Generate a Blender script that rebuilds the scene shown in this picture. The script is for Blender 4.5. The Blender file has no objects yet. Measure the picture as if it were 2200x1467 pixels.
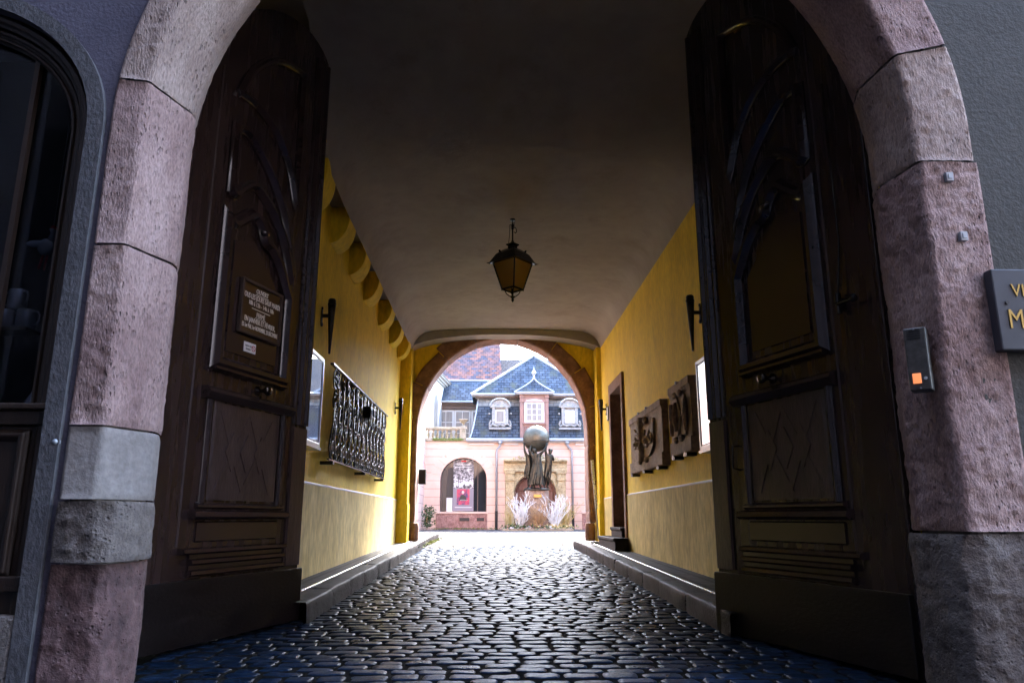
import bpy, math, random
import numpy as np
from mathutils import Vector, Matrix, noise
random.seed(7)
R = math.radians
S = bpy.context.scene
COL = S.collection

# ------------------------------------------------------------------ camera
cam = bpy.data.objects.new('camera', bpy.data.cameras.new('camera'))
COL.objects.link(cam); S.camera = cam
cam.location = (0, 0, .78)
cam.rotation_euler = (R(90 + 13.32), 0, R(-1.574))
cam.data.sensor_width = 36; cam.data.lens = 1594 / 2200 * 36
cam.data.clip_start = .05; cam.data.clip_end = 500

# ------------------------------------------------------------------ world and sun
SUN_EL, SUN_AZ = 45, 14          # azimuth clockwise from +Y : the veiled sun stands beyond the courtyard, a little right
w = bpy.data.worlds.new('World'); S.world = w; w.use_nodes = True
nt = w.node_tree; nt.nodes.clear()
sky = nt.nodes.new('ShaderNodeTexSky'); sky.sky_type = 'NISHITA'; sky.sun_disc = False
sky.sun_elevation = R(SUN_EL); sky.sun_rotation = R(SUN_AZ)
sky.air_density = 1.0; sky.dust_density = 2.0; sky.ozone_density = 1.6
bg = nt.nodes.new('ShaderNodeBackground'); bg.inputs[1].default_value = .15
wo = nt.nodes.new('ShaderNodeOutputWorld')
nt.links.new(sky.outputs[0], bg.inputs[0]); nt.links.new(bg.outputs[0], wo.inputs[0])
sl = bpy.data.lights.new('sun', 'SUN'); sl.energy = 1.4; sl.angle = R(18); sl.color = (1, .95, .88)
so = bpy.data.objects.new('sun', sl); COL.objects.link(so)
so.rotation_euler = (R(90 - SUN_EL), 0, R(180 - SUN_AZ)); so.location = (0, 0, 30)

S.view_settings.view_transform = 'Standard'; S.view_settings.look = 'None'
S.view_settings.exposure = 4.85; S.view_settings.gamma = 1
S.view_settings.use_curve_mapping = False
S.render.engine = 'CYCLES'
S.cycles.max_bounces = 10; S.cycles.diffuse_bounces = 7; S.cycles.glossy_bounces = 4
S.cycles.sample_clamp_indirect = 8
S.cycles.use_denoising = True
S.cycles.use_light_tree = True

# ------------------------------------------------------------------ materials
def mat(name, c1, c2=None, rough=.7, scale=3., bump=.0, bscale=40., stretch=(1, 1, 1), metal=0., det=6., c3=None, pits=0., stain=None,
        spots=0., rvar=0., contrast=(.35, .65), bdist=.01, coat=0.):
    m = bpy.data.materials.new(name); m.use_nodes = True
    n = m.node_tree; L = n.links; b = n.nodes['Principled BSDF']
    b.inputs['Roughness'].default_value = rough; b.inputs['Metallic'].default_value = metal
    if coat: b.inputs['Coat Weight'].default_value = coat; b.inputs['Coat Roughness'].default_value = .15
    b.inputs['Base Color'].default_value = (*c1, 1)
    tc = n.nodes.new('ShaderNodeTexCoord'); mp = n.nodes.new('ShaderNodeMapping'); mp.inputs['Scale'].default_value = stretch
    L.new(tc.outputs['Object'], mp.inputs[0])
    if c2 is not None:
        nz = n.nodes.new('ShaderNodeTexNoise'); nz.inputs['Scale'].default_value = scale; nz.inputs['Detail'].default_value = det
        nz.inputs['Roughness'].default_value = .62
        L.new(mp.outputs[0], nz.inputs[0])
        cr = n.nodes.new('ShaderNodeValToRGB')
        cr.color_ramp.elements[0].position = contrast[0]; cr.color_ramp.elements[1].position = contrast[1]
        cr.color_ramp.elements[0].color = (*c1, 1); cr.color_ramp.elements[1].color = (*c2, 1)
        if c3 is not None:
            e = cr.color_ramp.elements.new(.5 * (contrast[0] + contrast[1])); e.color = (*c3, 1)
        L.new(nz.outputs[0], cr.inputs[0]); out = cr.outputs[0]
        if spots:
            n2 = n.nodes.new('ShaderNodeTexNoise'); n2.inputs['Scale'].default_value = bscale; n2.inputs['Detail'].default_value = 3
            L.new(mp.outputs[0], n2.inputs[0])
            r2 = n.nodes.new('ShaderNodeMapRange'); r2.inputs['From Min'].default_value = .3; r2.inputs['From Max'].default_value = .7
            r2.inputs['To Min'].default_value = 1 - spots; r2.inputs['To Max'].default_value = 1 + spots
            L.new(n2.outputs[0], r2.inputs[0])
            mx = n.nodes.new('ShaderNodeVectorMath'); mx.operation = 'SCALE'
            L.new(out, mx.inputs[0]); L.new(r2.outputs[0], mx.inputs['Scale']); out = mx.outputs[0]
        if stain is not None:
            mp2 = n.nodes.new('ShaderNodeMapping'); mp2.inputs['Scale'].default_value = (.9, .9, .45); L.new(tc.outputs['Object'], mp2.inputs[0])
            n4 = n.nodes.new('ShaderNodeTexNoise'); n4.inputs['Scale'].default_value = 2.1; n4.inputs['Detail'].default_value = 9; n4.inputs['Roughness'].default_value = .7; L.new(mp2.outputs[0], n4.inputs[0])
            r4 = n.nodes.new('ShaderNodeMapRange'); r4.inputs['From Min'].default_value = .54; r4.inputs['From Max'].default_value = .74; r4.inputs['To Max'].default_value = .75; L.new(n4.outputs[0], r4.inputs[0])
            m4 = n.nodes.new('ShaderNodeMix'); m4.data_type = 'RGBA'; L.new(r4.outputs[0], m4.inputs[0]); L.new(out, m4.inputs[6]); m4.inputs[7].default_value = (*stain, 1); out = m4.outputs[2]
        L.new(out, b.inputs['Base Color'])
        if rvar:
            r3 = n.nodes.new('ShaderNodeMapRange'); r3.inputs['To Min'].default_value = max(.03, rough - rvar); r3.inputs['To Max'].default_value = rough + rvar
            L.new(nz.outputs[0], r3.inputs[0]); L.new(r3.outputs[0], b.inputs['Roughness'])
    if pits:
        vo = n.nodes.new('ShaderNodeTexVoronoi'); vo.inputs['Scale'].default_value = 42; L.new(mp.outputs[0], vo.inputs[0])
        n5 = n.nodes.new('ShaderNodeTexNoise'); n5.inputs['Scale'].default_value = 6; L.new(mp.outputs[0], n5.inputs[0])
        pr = n.nodes.new('ShaderNodeMapRange'); pr.inputs['From Min'].default_value = .10; pr.inputs['From Max'].default_value = .30; L.new(vo.outputs[0], pr.inputs[0])
        gt_ = n.nodes.new('ShaderNodeMapRange'); gt_.inputs['From Min'].default_value = .45; gt_.inputs['From Max'].default_value = .6; L.new(n5.outputs[0], gt_.inputs[0])
        mxp = n.nodes.new('ShaderNodeMath'); mxp.operation = 'MAXIMUM'; L.new(pr.outputs[0], mxp.inputs[0]); sb = n.nodes.new('ShaderNodeMath'); sb.operation = 'SUBTRACT'; sb.inputs[0].default_value = 1; L.new(gt_.outputs[0], sb.inputs[1]); L.new(sb.outputs[0], mxp.inputs[1])
    if bump:
        nb = n.nodes.new('ShaderNodeTexNoise'); nb.inputs['Scale'].default_value = bscale; nb.inputs['Detail'].default_value = 7
        nb.inputs['Roughness'].default_value = .6
        L.new(mp.outputs[0], nb.inputs[0])
        bp = n.nodes.new('ShaderNodeBump'); bp.inputs['Strength'].default_value = bump; bp.inputs['Distance'].default_value = bdist
        if pits:
            ml = n.nodes.new('ShaderNodeMath'); ml.operation = 'MULTIPLY_ADD'; L.new(mxp.outputs[0], ml.inputs[0]); ml.inputs[1].default_value = pits; L.new(nb.outputs[0], ml.inputs[2]); L.new(ml.outputs[0], bp.inputs['Height'])
        else: L.new(nb.outputs[0], bp.inputs['Height'])
        L.new(bp.outputs[0], b.inputs['Normal'])
    return m

def brick_mat(name, c1, c2, cm, bw, bh, mortar=.01, rough=.6, axes='XZ', bump=.5, bdist=.01, offset=.5, noisec=.25, bias=0., wear=None, squash=1.0, nscale=6., stain=None, spec=.5):
    """bricks / slates / joints laid out in object space along two axes; colour varied by noise"""
    m = bpy.data.materials.new(name); m.use_nodes = True
    n = m.node_tree; L = n.links; b = n.nodes['Principled BSDF']; b.inputs['Roughness'].default_value = rough; b.inputs['Specular IOR Level'].default_value = spec
    tc = n.nodes.new('ShaderNodeTexCoord'); sp = n.nodes.new('ShaderNodeSeparateXYZ'); cb = n.nodes.new('ShaderNodeCombineXYZ')
    L.new(tc.outputs['Object'], sp.inputs[0])
    L.new(sp.outputs['XYZ'.index(axes[0])], cb.inputs[0]); L.new(sp.outputs['XYZ'.index(axes[1])], cb.inputs[1])
    br = n.nodes.new('ShaderNodeTexBrick'); br.inputs['Scale'].default_value = 1
    br.inputs['Brick Width'].default_value = bw; br.inputs['Row Height'].default_value = bh
    br.inputs['Mortar Size'].default_value = mortar; br.inputs['Mortar Smooth'].default_value = .1
    br.inputs['Color1'].default_value = (*c1, 1); br.inputs['Color2'].default_value = (*c2, 1); br.inputs['Mortar'].default_value = (*cm, 1)
    br.inputs['Bias'].default_value = bias; br.offset = offset
    L.new(cb.outputs[0], br.inputs[0])
    nz = n.nodes.new('ShaderNodeTexNoise'); nz.inputs['Scale'].default_value = nscale; nz.inputs['Detail'].default_value = 6
    L.new(tc.outputs['Object'], nz.inputs[0])
    mr = n.nodes.new('ShaderNodeMapRange'); mr.inputs['From Min'].default_value = .3; mr.inputs['From Max'].default_value = .7
    mr.inputs['To Min'].default_value = 1 - noisec; mr.inputs['To Max'].default_value = 1 + noisec; L.new(nz.outputs[0], mr.inputs[0])
    vm = n.nodes.new('ShaderNodeVectorMath'); vm.operation = 'SCALE'; L.new(br.outputs[0], vm.inputs[0]); L.new(mr.outputs[0], vm.inputs['Scale'])
    out = vm.outputs[0]
    if stain is not None:
        mp = n.nodes.new('ShaderNodeMapping'); mp.inputs['Scale'].default_value = (1.4, 1.4, .35); L.new(tc.outputs['Object'], mp.inputs[0])
        n3 = n.nodes.new('ShaderNodeTexNoise'); n3.inputs['Scale'].default_value = 1.6; n3.inputs['Detail'].default_value = 5; L.new(mp.outputs[0], n3.inputs[0])
        cr = n.nodes.new('ShaderNodeMapRange'); cr.inputs['From Min'].default_value = .52; cr.inputs['From Max'].default_value = .68; L.new(n3.outputs[0], cr.inputs[0])
        mx = n.nodes.new('ShaderNodeMix'); mx.data_type = 'RGBA'; L.new(cr.outputs[0], mx.inputs[0]); L.new(out, mx.inputs[6]); mx.inputs[7].default_value = (*stain, 1)
        out = mx.outputs[2]
    L.new(out, b.inputs['Base Color'])
    bp = n.nodes.new('ShaderNodeBump'); bp.inputs['Strength'].default_value = bump; bp.inputs['Distance'].default_value = bdist
    inv = n.nodes.new('ShaderNodeMath'); inv.operation = 'SUBTRACT'; inv.inputs[0].default_value = 1; L.new(br.outputs[1], inv.inputs[1])
    ad = n.nodes.new('ShaderNodeMath'); ad.operation = 'MULTIPLY_ADD'; L.new(nz.outputs[0], ad.inputs[0]); ad.inputs[1].default_value = .5; L.new(inv.outputs[0], ad.inputs[2])
    L.new(ad.outputs[0], bp.inputs['Height']); L.new(bp.outputs[0], b.inputs['Normal'])
    return m

def plain(name, c, rough=.6, metal=0., trans=0., emit=None, es=1., ior=1.45, alpha=1.):
    m = bpy.data.materials.new(name); m.use_nodes = True; b = m.node_tree.nodes['Principled BSDF']
    b.inputs['Base Color'].default_value = (*c, 1); b.inputs['Roughness'].default_value = rough; b.inputs['Metallic'].default_value = metal
    b.inputs['Transmission Weight'].default_value = trans; b.inputs['IOR'].default_value = ior
    if emit: b.inputs['Emission Color'].default_value = (*emit, 1); b.inputs['Emission Strength'].default_value = es
    return m

M = {}
M['yellow'] = mat('ochre plaster', (0.7097, 0.4860, 0.0130), (0.8699, 0.6360, 0.0279), rough=.8, scale=2.2, bump=.6, bscale=28, stretch=(1, 1, .35), spots=.13, c3=(0.8012, 0.5640, 0.0186), stain=(0.4578, 0.3240, 0.0186))
M['dado'] = mat('faded ochre plaster', (0.5290, 0.4122, 0.1373), (0.6771, 0.5564, 0.2167), rough=.85, scale=3, bump=.8, bscale=22, stretch=(1, 1, .35), spots=.2, c3=(0.6136, 0.4843, 0.1734), stain=(0.3174, 0.2473, 0.0939))
M['white_line'] = plain('pale mortar', (.6, .56, .5))
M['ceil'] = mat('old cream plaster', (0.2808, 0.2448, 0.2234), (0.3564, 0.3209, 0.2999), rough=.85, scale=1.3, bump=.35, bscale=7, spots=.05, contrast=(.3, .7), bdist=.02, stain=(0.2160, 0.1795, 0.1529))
M['pink_stone'] = mat('pink sandstone', (0.2028, 0.1147, 0.1026), (0.4368, 0.2960, 0.2622), rough=.9, scale=3.2, stretch=(1.4, 1.4, .6), bump=1.0, bscale=75, spots=.28, c3=(0.3198, 0.2035, 0.1786), bdist=.010, pits=1.4, contrast=(.3, .7), det=10)
M['beige_stone'] = mat('beige sandstone', (0.2340, 0.1554, 0.1292), (0.4368, 0.3256, 0.2736), rough=.9, scale=3.2, stretch=(1.4, 1.4, .5), bump=1.0, bscale=75, spots=.25, c3=(0.3354, 0.2368, 0.1976), bdist=.010, pits=1.2, contrast=(.3, .7), det=10)
M['grey_stone'] = mat('grey worn sandstone', (0.0780, 0.0600, 0.0510), (0.2040, 0.1650, 0.1410), rough=.9, scale=3.5, bump=1., bscale=70, spots=.25, bdist=.010, pits=.8, contrast=(.3, .7), det=10)
M['base_stone'] = mat('darkened red sandstone', (0.0683, 0.0341, 0.0315), (0.1575, 0.0866, 0.0788), rough=.8, scale=5, bump=.9, bscale=26, spots=.3, bdist=.014, pits=.6)  # lens falloff at the low corner put into the red sandstone's colour
M['red_stone'] = mat('red sandstone', (0.1950, 0.0900, 0.0750), (0.3450, 0.1950, 0.1650), rough=.85, scale=6, bump=.8, bscale=26, spots=.3, c3=(0.2700, 0.1425, 0.1200), bdist=.012)
M['band_stone'] = mat('pale chiselled stone', (0.0536, 0.0488, 0.0512), (0.0805, 0.0731, 0.0756), rough=.85, scale=9, bump=.8, bscale=60, spots=.2, stretch=(1, 1, .6))
M['mortar'] = mat('dark mortar', (0.1200, 0.1000, 0.0900), (0.2600, 0.2200, 0.2000), rough=.95, scale=20, bump=.5, bscale=60)
M['arch_stone'] = mat('brown red sandstone', (0.1600, 0.0800, 0.0520), (0.2880, 0.1600, 0.1040), rough=.85, scale=5, bump=.6, bscale=30, spots=.2, c3=(0.2240, 0.1160, 0.0760))
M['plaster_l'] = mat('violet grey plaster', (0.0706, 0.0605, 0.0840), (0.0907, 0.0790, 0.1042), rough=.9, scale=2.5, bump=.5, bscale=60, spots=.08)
M['opp'] = mat('dull umber render', (.09, .085, .10), (.13, .12, .14), rough=.9, scale=2)  # kept dark so the added houses bounce little light
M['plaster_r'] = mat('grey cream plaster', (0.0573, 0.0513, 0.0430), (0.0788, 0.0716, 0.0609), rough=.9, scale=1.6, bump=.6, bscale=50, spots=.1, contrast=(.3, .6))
M['wood'] = mat('dark varnished oak', (0.0228, 0.0125, 0.0112), (0.0408, 0.0233, 0.0209), rough=.27, scale=4, bump=.30, bscale=30, stretch=(3.5, 3.5, .3), spots=.14, rvar=.08, bdist=.003, c3=(0.0310, 0.0175, 0.0157), coat=.35)
M['wood_mould'] = mat('dark varnished oak moulding', (0.0262, 0.0149, 0.0131), (0.0408, 0.0242, 0.0223), rough=.22, scale=3, bump=.12, bscale=18, spots=.1, rvar=.06, bdist=.002, coat=.5)
M['wood_rail'] = mat('dark varnished oak rail', (0.0245, 0.0133, 0.0118), (0.0440, 0.0250, 0.0223), rough=.25, scale=4, bump=.30, bscale=30, stretch=(.3, 3.5, 3.5), spots=.14, rvar=.08, bdist=.003, c3=(0.0326, 0.0184, 0.0169), coat=.4)
M['wood_worn'] = mat('worn oak panel', (0.0397, 0.0265, 0.0257), (0.0803, 0.0562, 0.0550), rough=.33, scale=4, bump=.5, bscale=30, stretch=(3, 3, .6), spots=.25, rvar=.12, bdist=.005)
M['wood_kick'] = mat('scuffed dark kick board', (0.0059, 0.0040, 0.0040), (0.0131, 0.0091, 0.0085), rough=.38, scale=6, bump=.5, bscale=30, stretch=(1, 1, 2), spots=.3, rvar=.15, bdist=.005)
M['brass'] = plain('tarnished bronze knob', (.09, .075, .06), .22, 1.)
M['iron'] = mat('black wrought iron', (0.0275, 0.0275, 0.0286), (0.0495, 0.0484, 0.0468), rough=.27, scale=20, metal=.9, bump=.3, bscale=80, bdist=.002)
M['iron_brown'] = mat('dark bronze lamp metal', (.02, .017, .014), (.045, .036, .03), rough=.4, scale=20, metal=.7)
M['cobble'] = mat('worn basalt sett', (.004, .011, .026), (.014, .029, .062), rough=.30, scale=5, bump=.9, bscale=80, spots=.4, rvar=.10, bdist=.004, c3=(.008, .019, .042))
M['cobble'].node_tree.nodes['Principled BSDF'].inputs['Specular Tint'].default_value = (.50, .72, 1, 1)  # blue cast of the light painted into sheen and base colour
M['cobble_pale'] = mat('pale daylit granite sett', (0.0450, 0.0450, 0.0468), (0.0960, 0.0942, 0.0930), rough=.8, scale=5, bump=.6, bscale=45, spots=.2, bdist=.006)  # paler than the passage setts, part of the court's brightness painted in
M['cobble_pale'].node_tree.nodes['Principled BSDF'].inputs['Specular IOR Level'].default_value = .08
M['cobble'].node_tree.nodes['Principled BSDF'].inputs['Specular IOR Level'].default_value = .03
M['sett_side'] = plain('dirt on sett flanks', (.012, .012, .013), 1.); M['sett_side'].node_tree.nodes['Principled BSDF'].inputs['Specular IOR Level'].default_value = .03
M['road_base'] = mat('dark earth joints', (.006, .006, .006), (.016, .015, .013), rough=1., scale=30)
M['road_base'].node_tree.nodes['Principled BSDF'].inputs['Specular IOR Level'].default_value = .03
M['kerb'] = mat('dark red brown kerb stone', (0.0087, 0.0069, 0.0074), (0.0208, 0.0164, 0.0168), rough=.6, scale=6, bump=.7, bscale=35, spots=.3, rvar=.1, bdist=.012)
M['tile'] = brick_mat('small grooved paving tiles', (0.0385, 0.0385, 0.0420), (0.0595, 0.0595, 0.0630), (0.0028, 0.0028, 0.0028), .16, .10, mortar=.022, rough=.6, axes='XY', bump=1, bdist=.03, offset=0)
for k_ in ('kerb', 'tile'): M[k_].node_tree.nodes['Principled BSDF'].inputs['Specular IOR Level'].default_value = .12
M['stud'] = plain('polished steel tread studs', (.85, .85, .84), .18, 1.)
M['relief'] = mat('carved brown sandstone', (0.1920, 0.1248, 0.0816), (0.3456, 0.2400, 0.1680), rough=.8, scale=7, bump=.7, bscale=30, spots=.2)
M['black'] = plain('black painted metal', (.012, .012, .014), .4)
M['glass'] = plain('window glass', (.9, .95, 1), .02, trans=1., ior=1.25)
M['caseglass'] = plain('clear case glass', (.97, .98, 1), .01, trans=1., ior=1.5)
M['shopglass'] = plain('dimmed shop glass', (.45, .48, .55), .02, trans=1., ior=1.3)  # grey tint stands in for the dimness behind the pane
M['darkglass'] = plain('dark reflective pane', (.02, .022, .025), .04)
M['amber'] = plain('amber lantern glass', (0.7040, 0.4224, 0.1024), .15, trans=.35)
M['paper'] = mat('white paper notices', (.86, .85, .83), (.78, .76, .72), rough=.55, scale=2.5, contrast=(.45, .62))
M['printed'] = brick_mat('printed sheet', (.12, .12, .12), (.85, .85, .84), (.85, .85, .84), .05, .031, mortar=.011, rough=.5, axes='XZ', bump=0, noisec=.02)
M['alu'] = plain('white enamelled frame', (.75, .76, .78), .3)
M['white'] = plain('white paint', (0.5057, 0.5057, 0.4985), .5)
M['gold'] = plain('gilded lettering', (0.3000, 0.2040, 0.0600), .35, .7)
M['plaque'] = mat('grey slate plaque', (0.0210, 0.0202, 0.0252), (0.0357, 0.0336, 0.0420), rough=.55, scale=6)
M['intercom'] = mat('brushed intercom steel', (0.0650, 0.0585, 0.0520), (0.1040, 0.0943, 0.0845), rough=.42, metal=.4, scale=30, bump=.2, bscale=90)
M['lit'] = plain('lit name button', (.7, .3, .16), .5, emit=(1, .28, .08), es=.035)
M['facade'] = brick_mat('pale pink rendered ashlar', (0.5729, 0.3922, 0.3113), (0.6016, 0.4138, 0.3330), (0.3247, 0.2069, 0.1644), 60., .35, mortar=.012, rough=.85, bump=.5, bdist=.01, noisec=.08, nscale=3)
M['facade_y'] = brick_mat('pale pink rendered ashlar side', (0.5729, 0.3967, 0.3200), (0.5920, 0.4138, 0.3330), (0.3247, 0.2155, 0.1729), 60., .35, mortar=.012, rough=.85, axes='YZ', bump=.5, noisec=.08, nscale=3)
M['facade_plain'] = mat('pale pink render', (0.5539, 0.3794, 0.3027), (0.6111, 0.4225, 0.3415), rough=.85, scale=2)
M['offwhite'] = mat('off white render', (0.3744, 0.3600, 0.3384), (0.4320, 0.4176, 0.3960), rough=.85, scale=2)
M['slate'] = brick_mat('blue slate', (0.0437, 0.0570, 0.0788), (0.0741, 0.0904, 0.1166), (0.0183, 0.0236, 0.0315), .26, .13, mortar=.012, rough=.8, spec=.06, bump=.8, bdist=.02, noisec=.35, nscale=4, stain=(0.0706, 0.0765, 0.0630))
M['slate_pale'] = brick_mat('weathered pale slate', (0.1440, 0.1470, 0.1470), (0.2040, 0.2040, 0.1950), (0.0600, 0.0600, 0.0600), .30, .16, mortar=.010, rough=.6, bump=.8, bdist=.02, noisec=.3, nscale=3, stain=(0.0960, 0.1080, 0.1200))
M['tiles'] = brick_mat('red and blue patterned tiles', (0.1800, 0.0750, 0.0540), (0.0450, 0.0510, 0.0720), (0.0360, 0.0270, 0.0270), .30, .16, mortar=.012, rough=.85, bump=1, bdist=.03, noisec=.3, nscale=3, bias=-.05, spec=.15)
M['greyroof'] = brick_mat('grey brown tiles', (0.0550, 0.0550, 0.0633), (0.0715, 0.0660, 0.0688), (0.0275, 0.0275, 0.0275), .30, .18, mortar=.012, rough=.85, bump=.8, bdist=.03, spec=.15)
M['zinc'] = mat('zinc flashing', (0.2730, 0.2860, 0.3055), (0.3380, 0.3510, 0.3705), rough=.4, scale=5, metal=.3)
M['darkwood'] = mat('brown painted timber', (.055, .035, .028), (.08, .05, .04), rough=.5, scale=5)
M['pinkwood'] = mat('pink brown painted timber', (0.2025, 0.1087, 0.0863), (0.2325, 0.1275, 0.1050), rough=.6, scale=5)
M['yellow_stone'] = mat('weathered yellow sandstone', (0.2550, 0.1880, 0.0980), (0.4420, 0.3520, 0.2100), rough=.85, scale=7, bump=.8, bscale=25, spots=.2, c3=(0.4080, 0.3200, 0.1820), bdist=.02)
M['grey_carved'] = mat('pale grey carved stone', (0.1913, 0.1856, 0.1744), (0.2925, 0.2869, 0.2756), rough=.8, scale=8, bump=.6, bscale=25, spots=.2, bdist=.02)
M['oldstone'] = mat('mossy balustrade stone', (0.1600, 0.1440, 0.0800), (0.3360, 0.2960, 0.2320), rough=.85, scale=6, c3=(0.2880, 0.2400, 0.1760), bump=.6, bscale=30)
M['doorred'] = mat('red brown door paint', (.13, .045, .03), (.17, .065, .045), rough=.45, scale=5)
M['bronze'] = mat('patinated bronze', (0.0106, 0.0106, 0.0091), (0.0336, 0.0317, 0.0250), rough=.32, scale=9, metal=.8, bump=.5, bscale=25, spots=.25, c3=(0.0384, 0.0350, 0.0264))
M['globe'] = mat('weathered bronze globe', (0.0672, 0.0588, 0.0420), (0.1120, 0.1036, 0.0784), rough=.42, scale=3, metal=.75, spots=.1)
M['plinth'] = mat('brown granite plinth', (0.1500, 0.0975, 0.0713), (0.2700, 0.2025, 0.1575), rough=.7, scale=5, spots=.2, bump=.5, bscale=20, c3=(0.2175, 0.1500, 0.1125))
M['white_branch'] = plain('white painted twigs', (0.6141, 0.6141, 0.6069), .6)
M['straw'] = mat('dry brown twigs', (.30, .17, .08), (.42, .28, .15), rough=.8, scale=9)
M['yellow_twig'] = mat('yellow green twigs', (.36, .28, .10), (.46, .38, .18), rough=.8, scale=9)
M['leaf'] = mat('green leaves', (0.0245, 0.0525, 0.0140), (0.0630, 0.0980, 0.0315), rough=.6, scale=9)
M['moss'] = mat('moss', (.07, .11, .02), (.16, .18, .05), rough=.9, scale=12)
M['curtain'] = mat('curtained pane', (0.1008, 0.1050, 0.1092), (0.1680, 0.1722, 0.1722), rough=.3, scale=2, stretch=(6, 6, .4))
M['darkroom'] = plain('dark interior', (.02, .02, .022), .5)
M['banner'] = mat('monochrome crowd photograph', (0.0195, 0.0195, 0.0228), (0.4680, 0.4550, 0.4485), rough=.5, scale=7, det=7, c3=(0.1430, 0.1300, 0.1430), contrast=(.40, .62))
M['banner_grey'] = plain('lilac grey banner', (0.1960, 0.1750, 0.2100), .5)
M['poster'] = mat('purple and red poster', (.04, .025, .10), (.42, .03, .08), rough=.4, scale=2.5, contrast=(.45, .55))
M['skin'] = plain('portrait tones', (.55, .42, .36), .6)
M['sign'] = mat('brown sign panel', (.055, .028, .010), (.085, .045, .016), rough=.32, scale=5)
M['signtext'] = plain('cream lettering', (.95, .88, .80), .6)
M['shop_wood'] = mat('brown shopfront timber', (0.0162, 0.0079, 0.0043), (0.0288, 0.0151, 0.0086), rough=.45, scale=6, stretch=(4, 4, .5), bump=.3, bscale=30)
M['porcelain'] = plain('white china', (0.3375, 0.3420, 0.3600), .2)
M['redcloth'] = plain('red cloth', (.40, .02, .03), .8)

# ------------------------------------------------------------------ mesh helpers
def tag(o, label=None, cat=None, group=None, kind=None):
    if label: o['label'] = label
    if cat: o['category'] = cat
    if group: o['group'] = group
    if kind: o['kind'] = kind
    return o

def thing(name, label, cat, loc=(0, 0, 0), rz=0, group=None):
    o = bpy.data.objects.new(name, None); COL.objects.link(o); o.empty_display_size = .2
    o.location = loc; o.rotation_euler = (0, 0, rz)
    return tag(o, label, cat, group)

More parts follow.
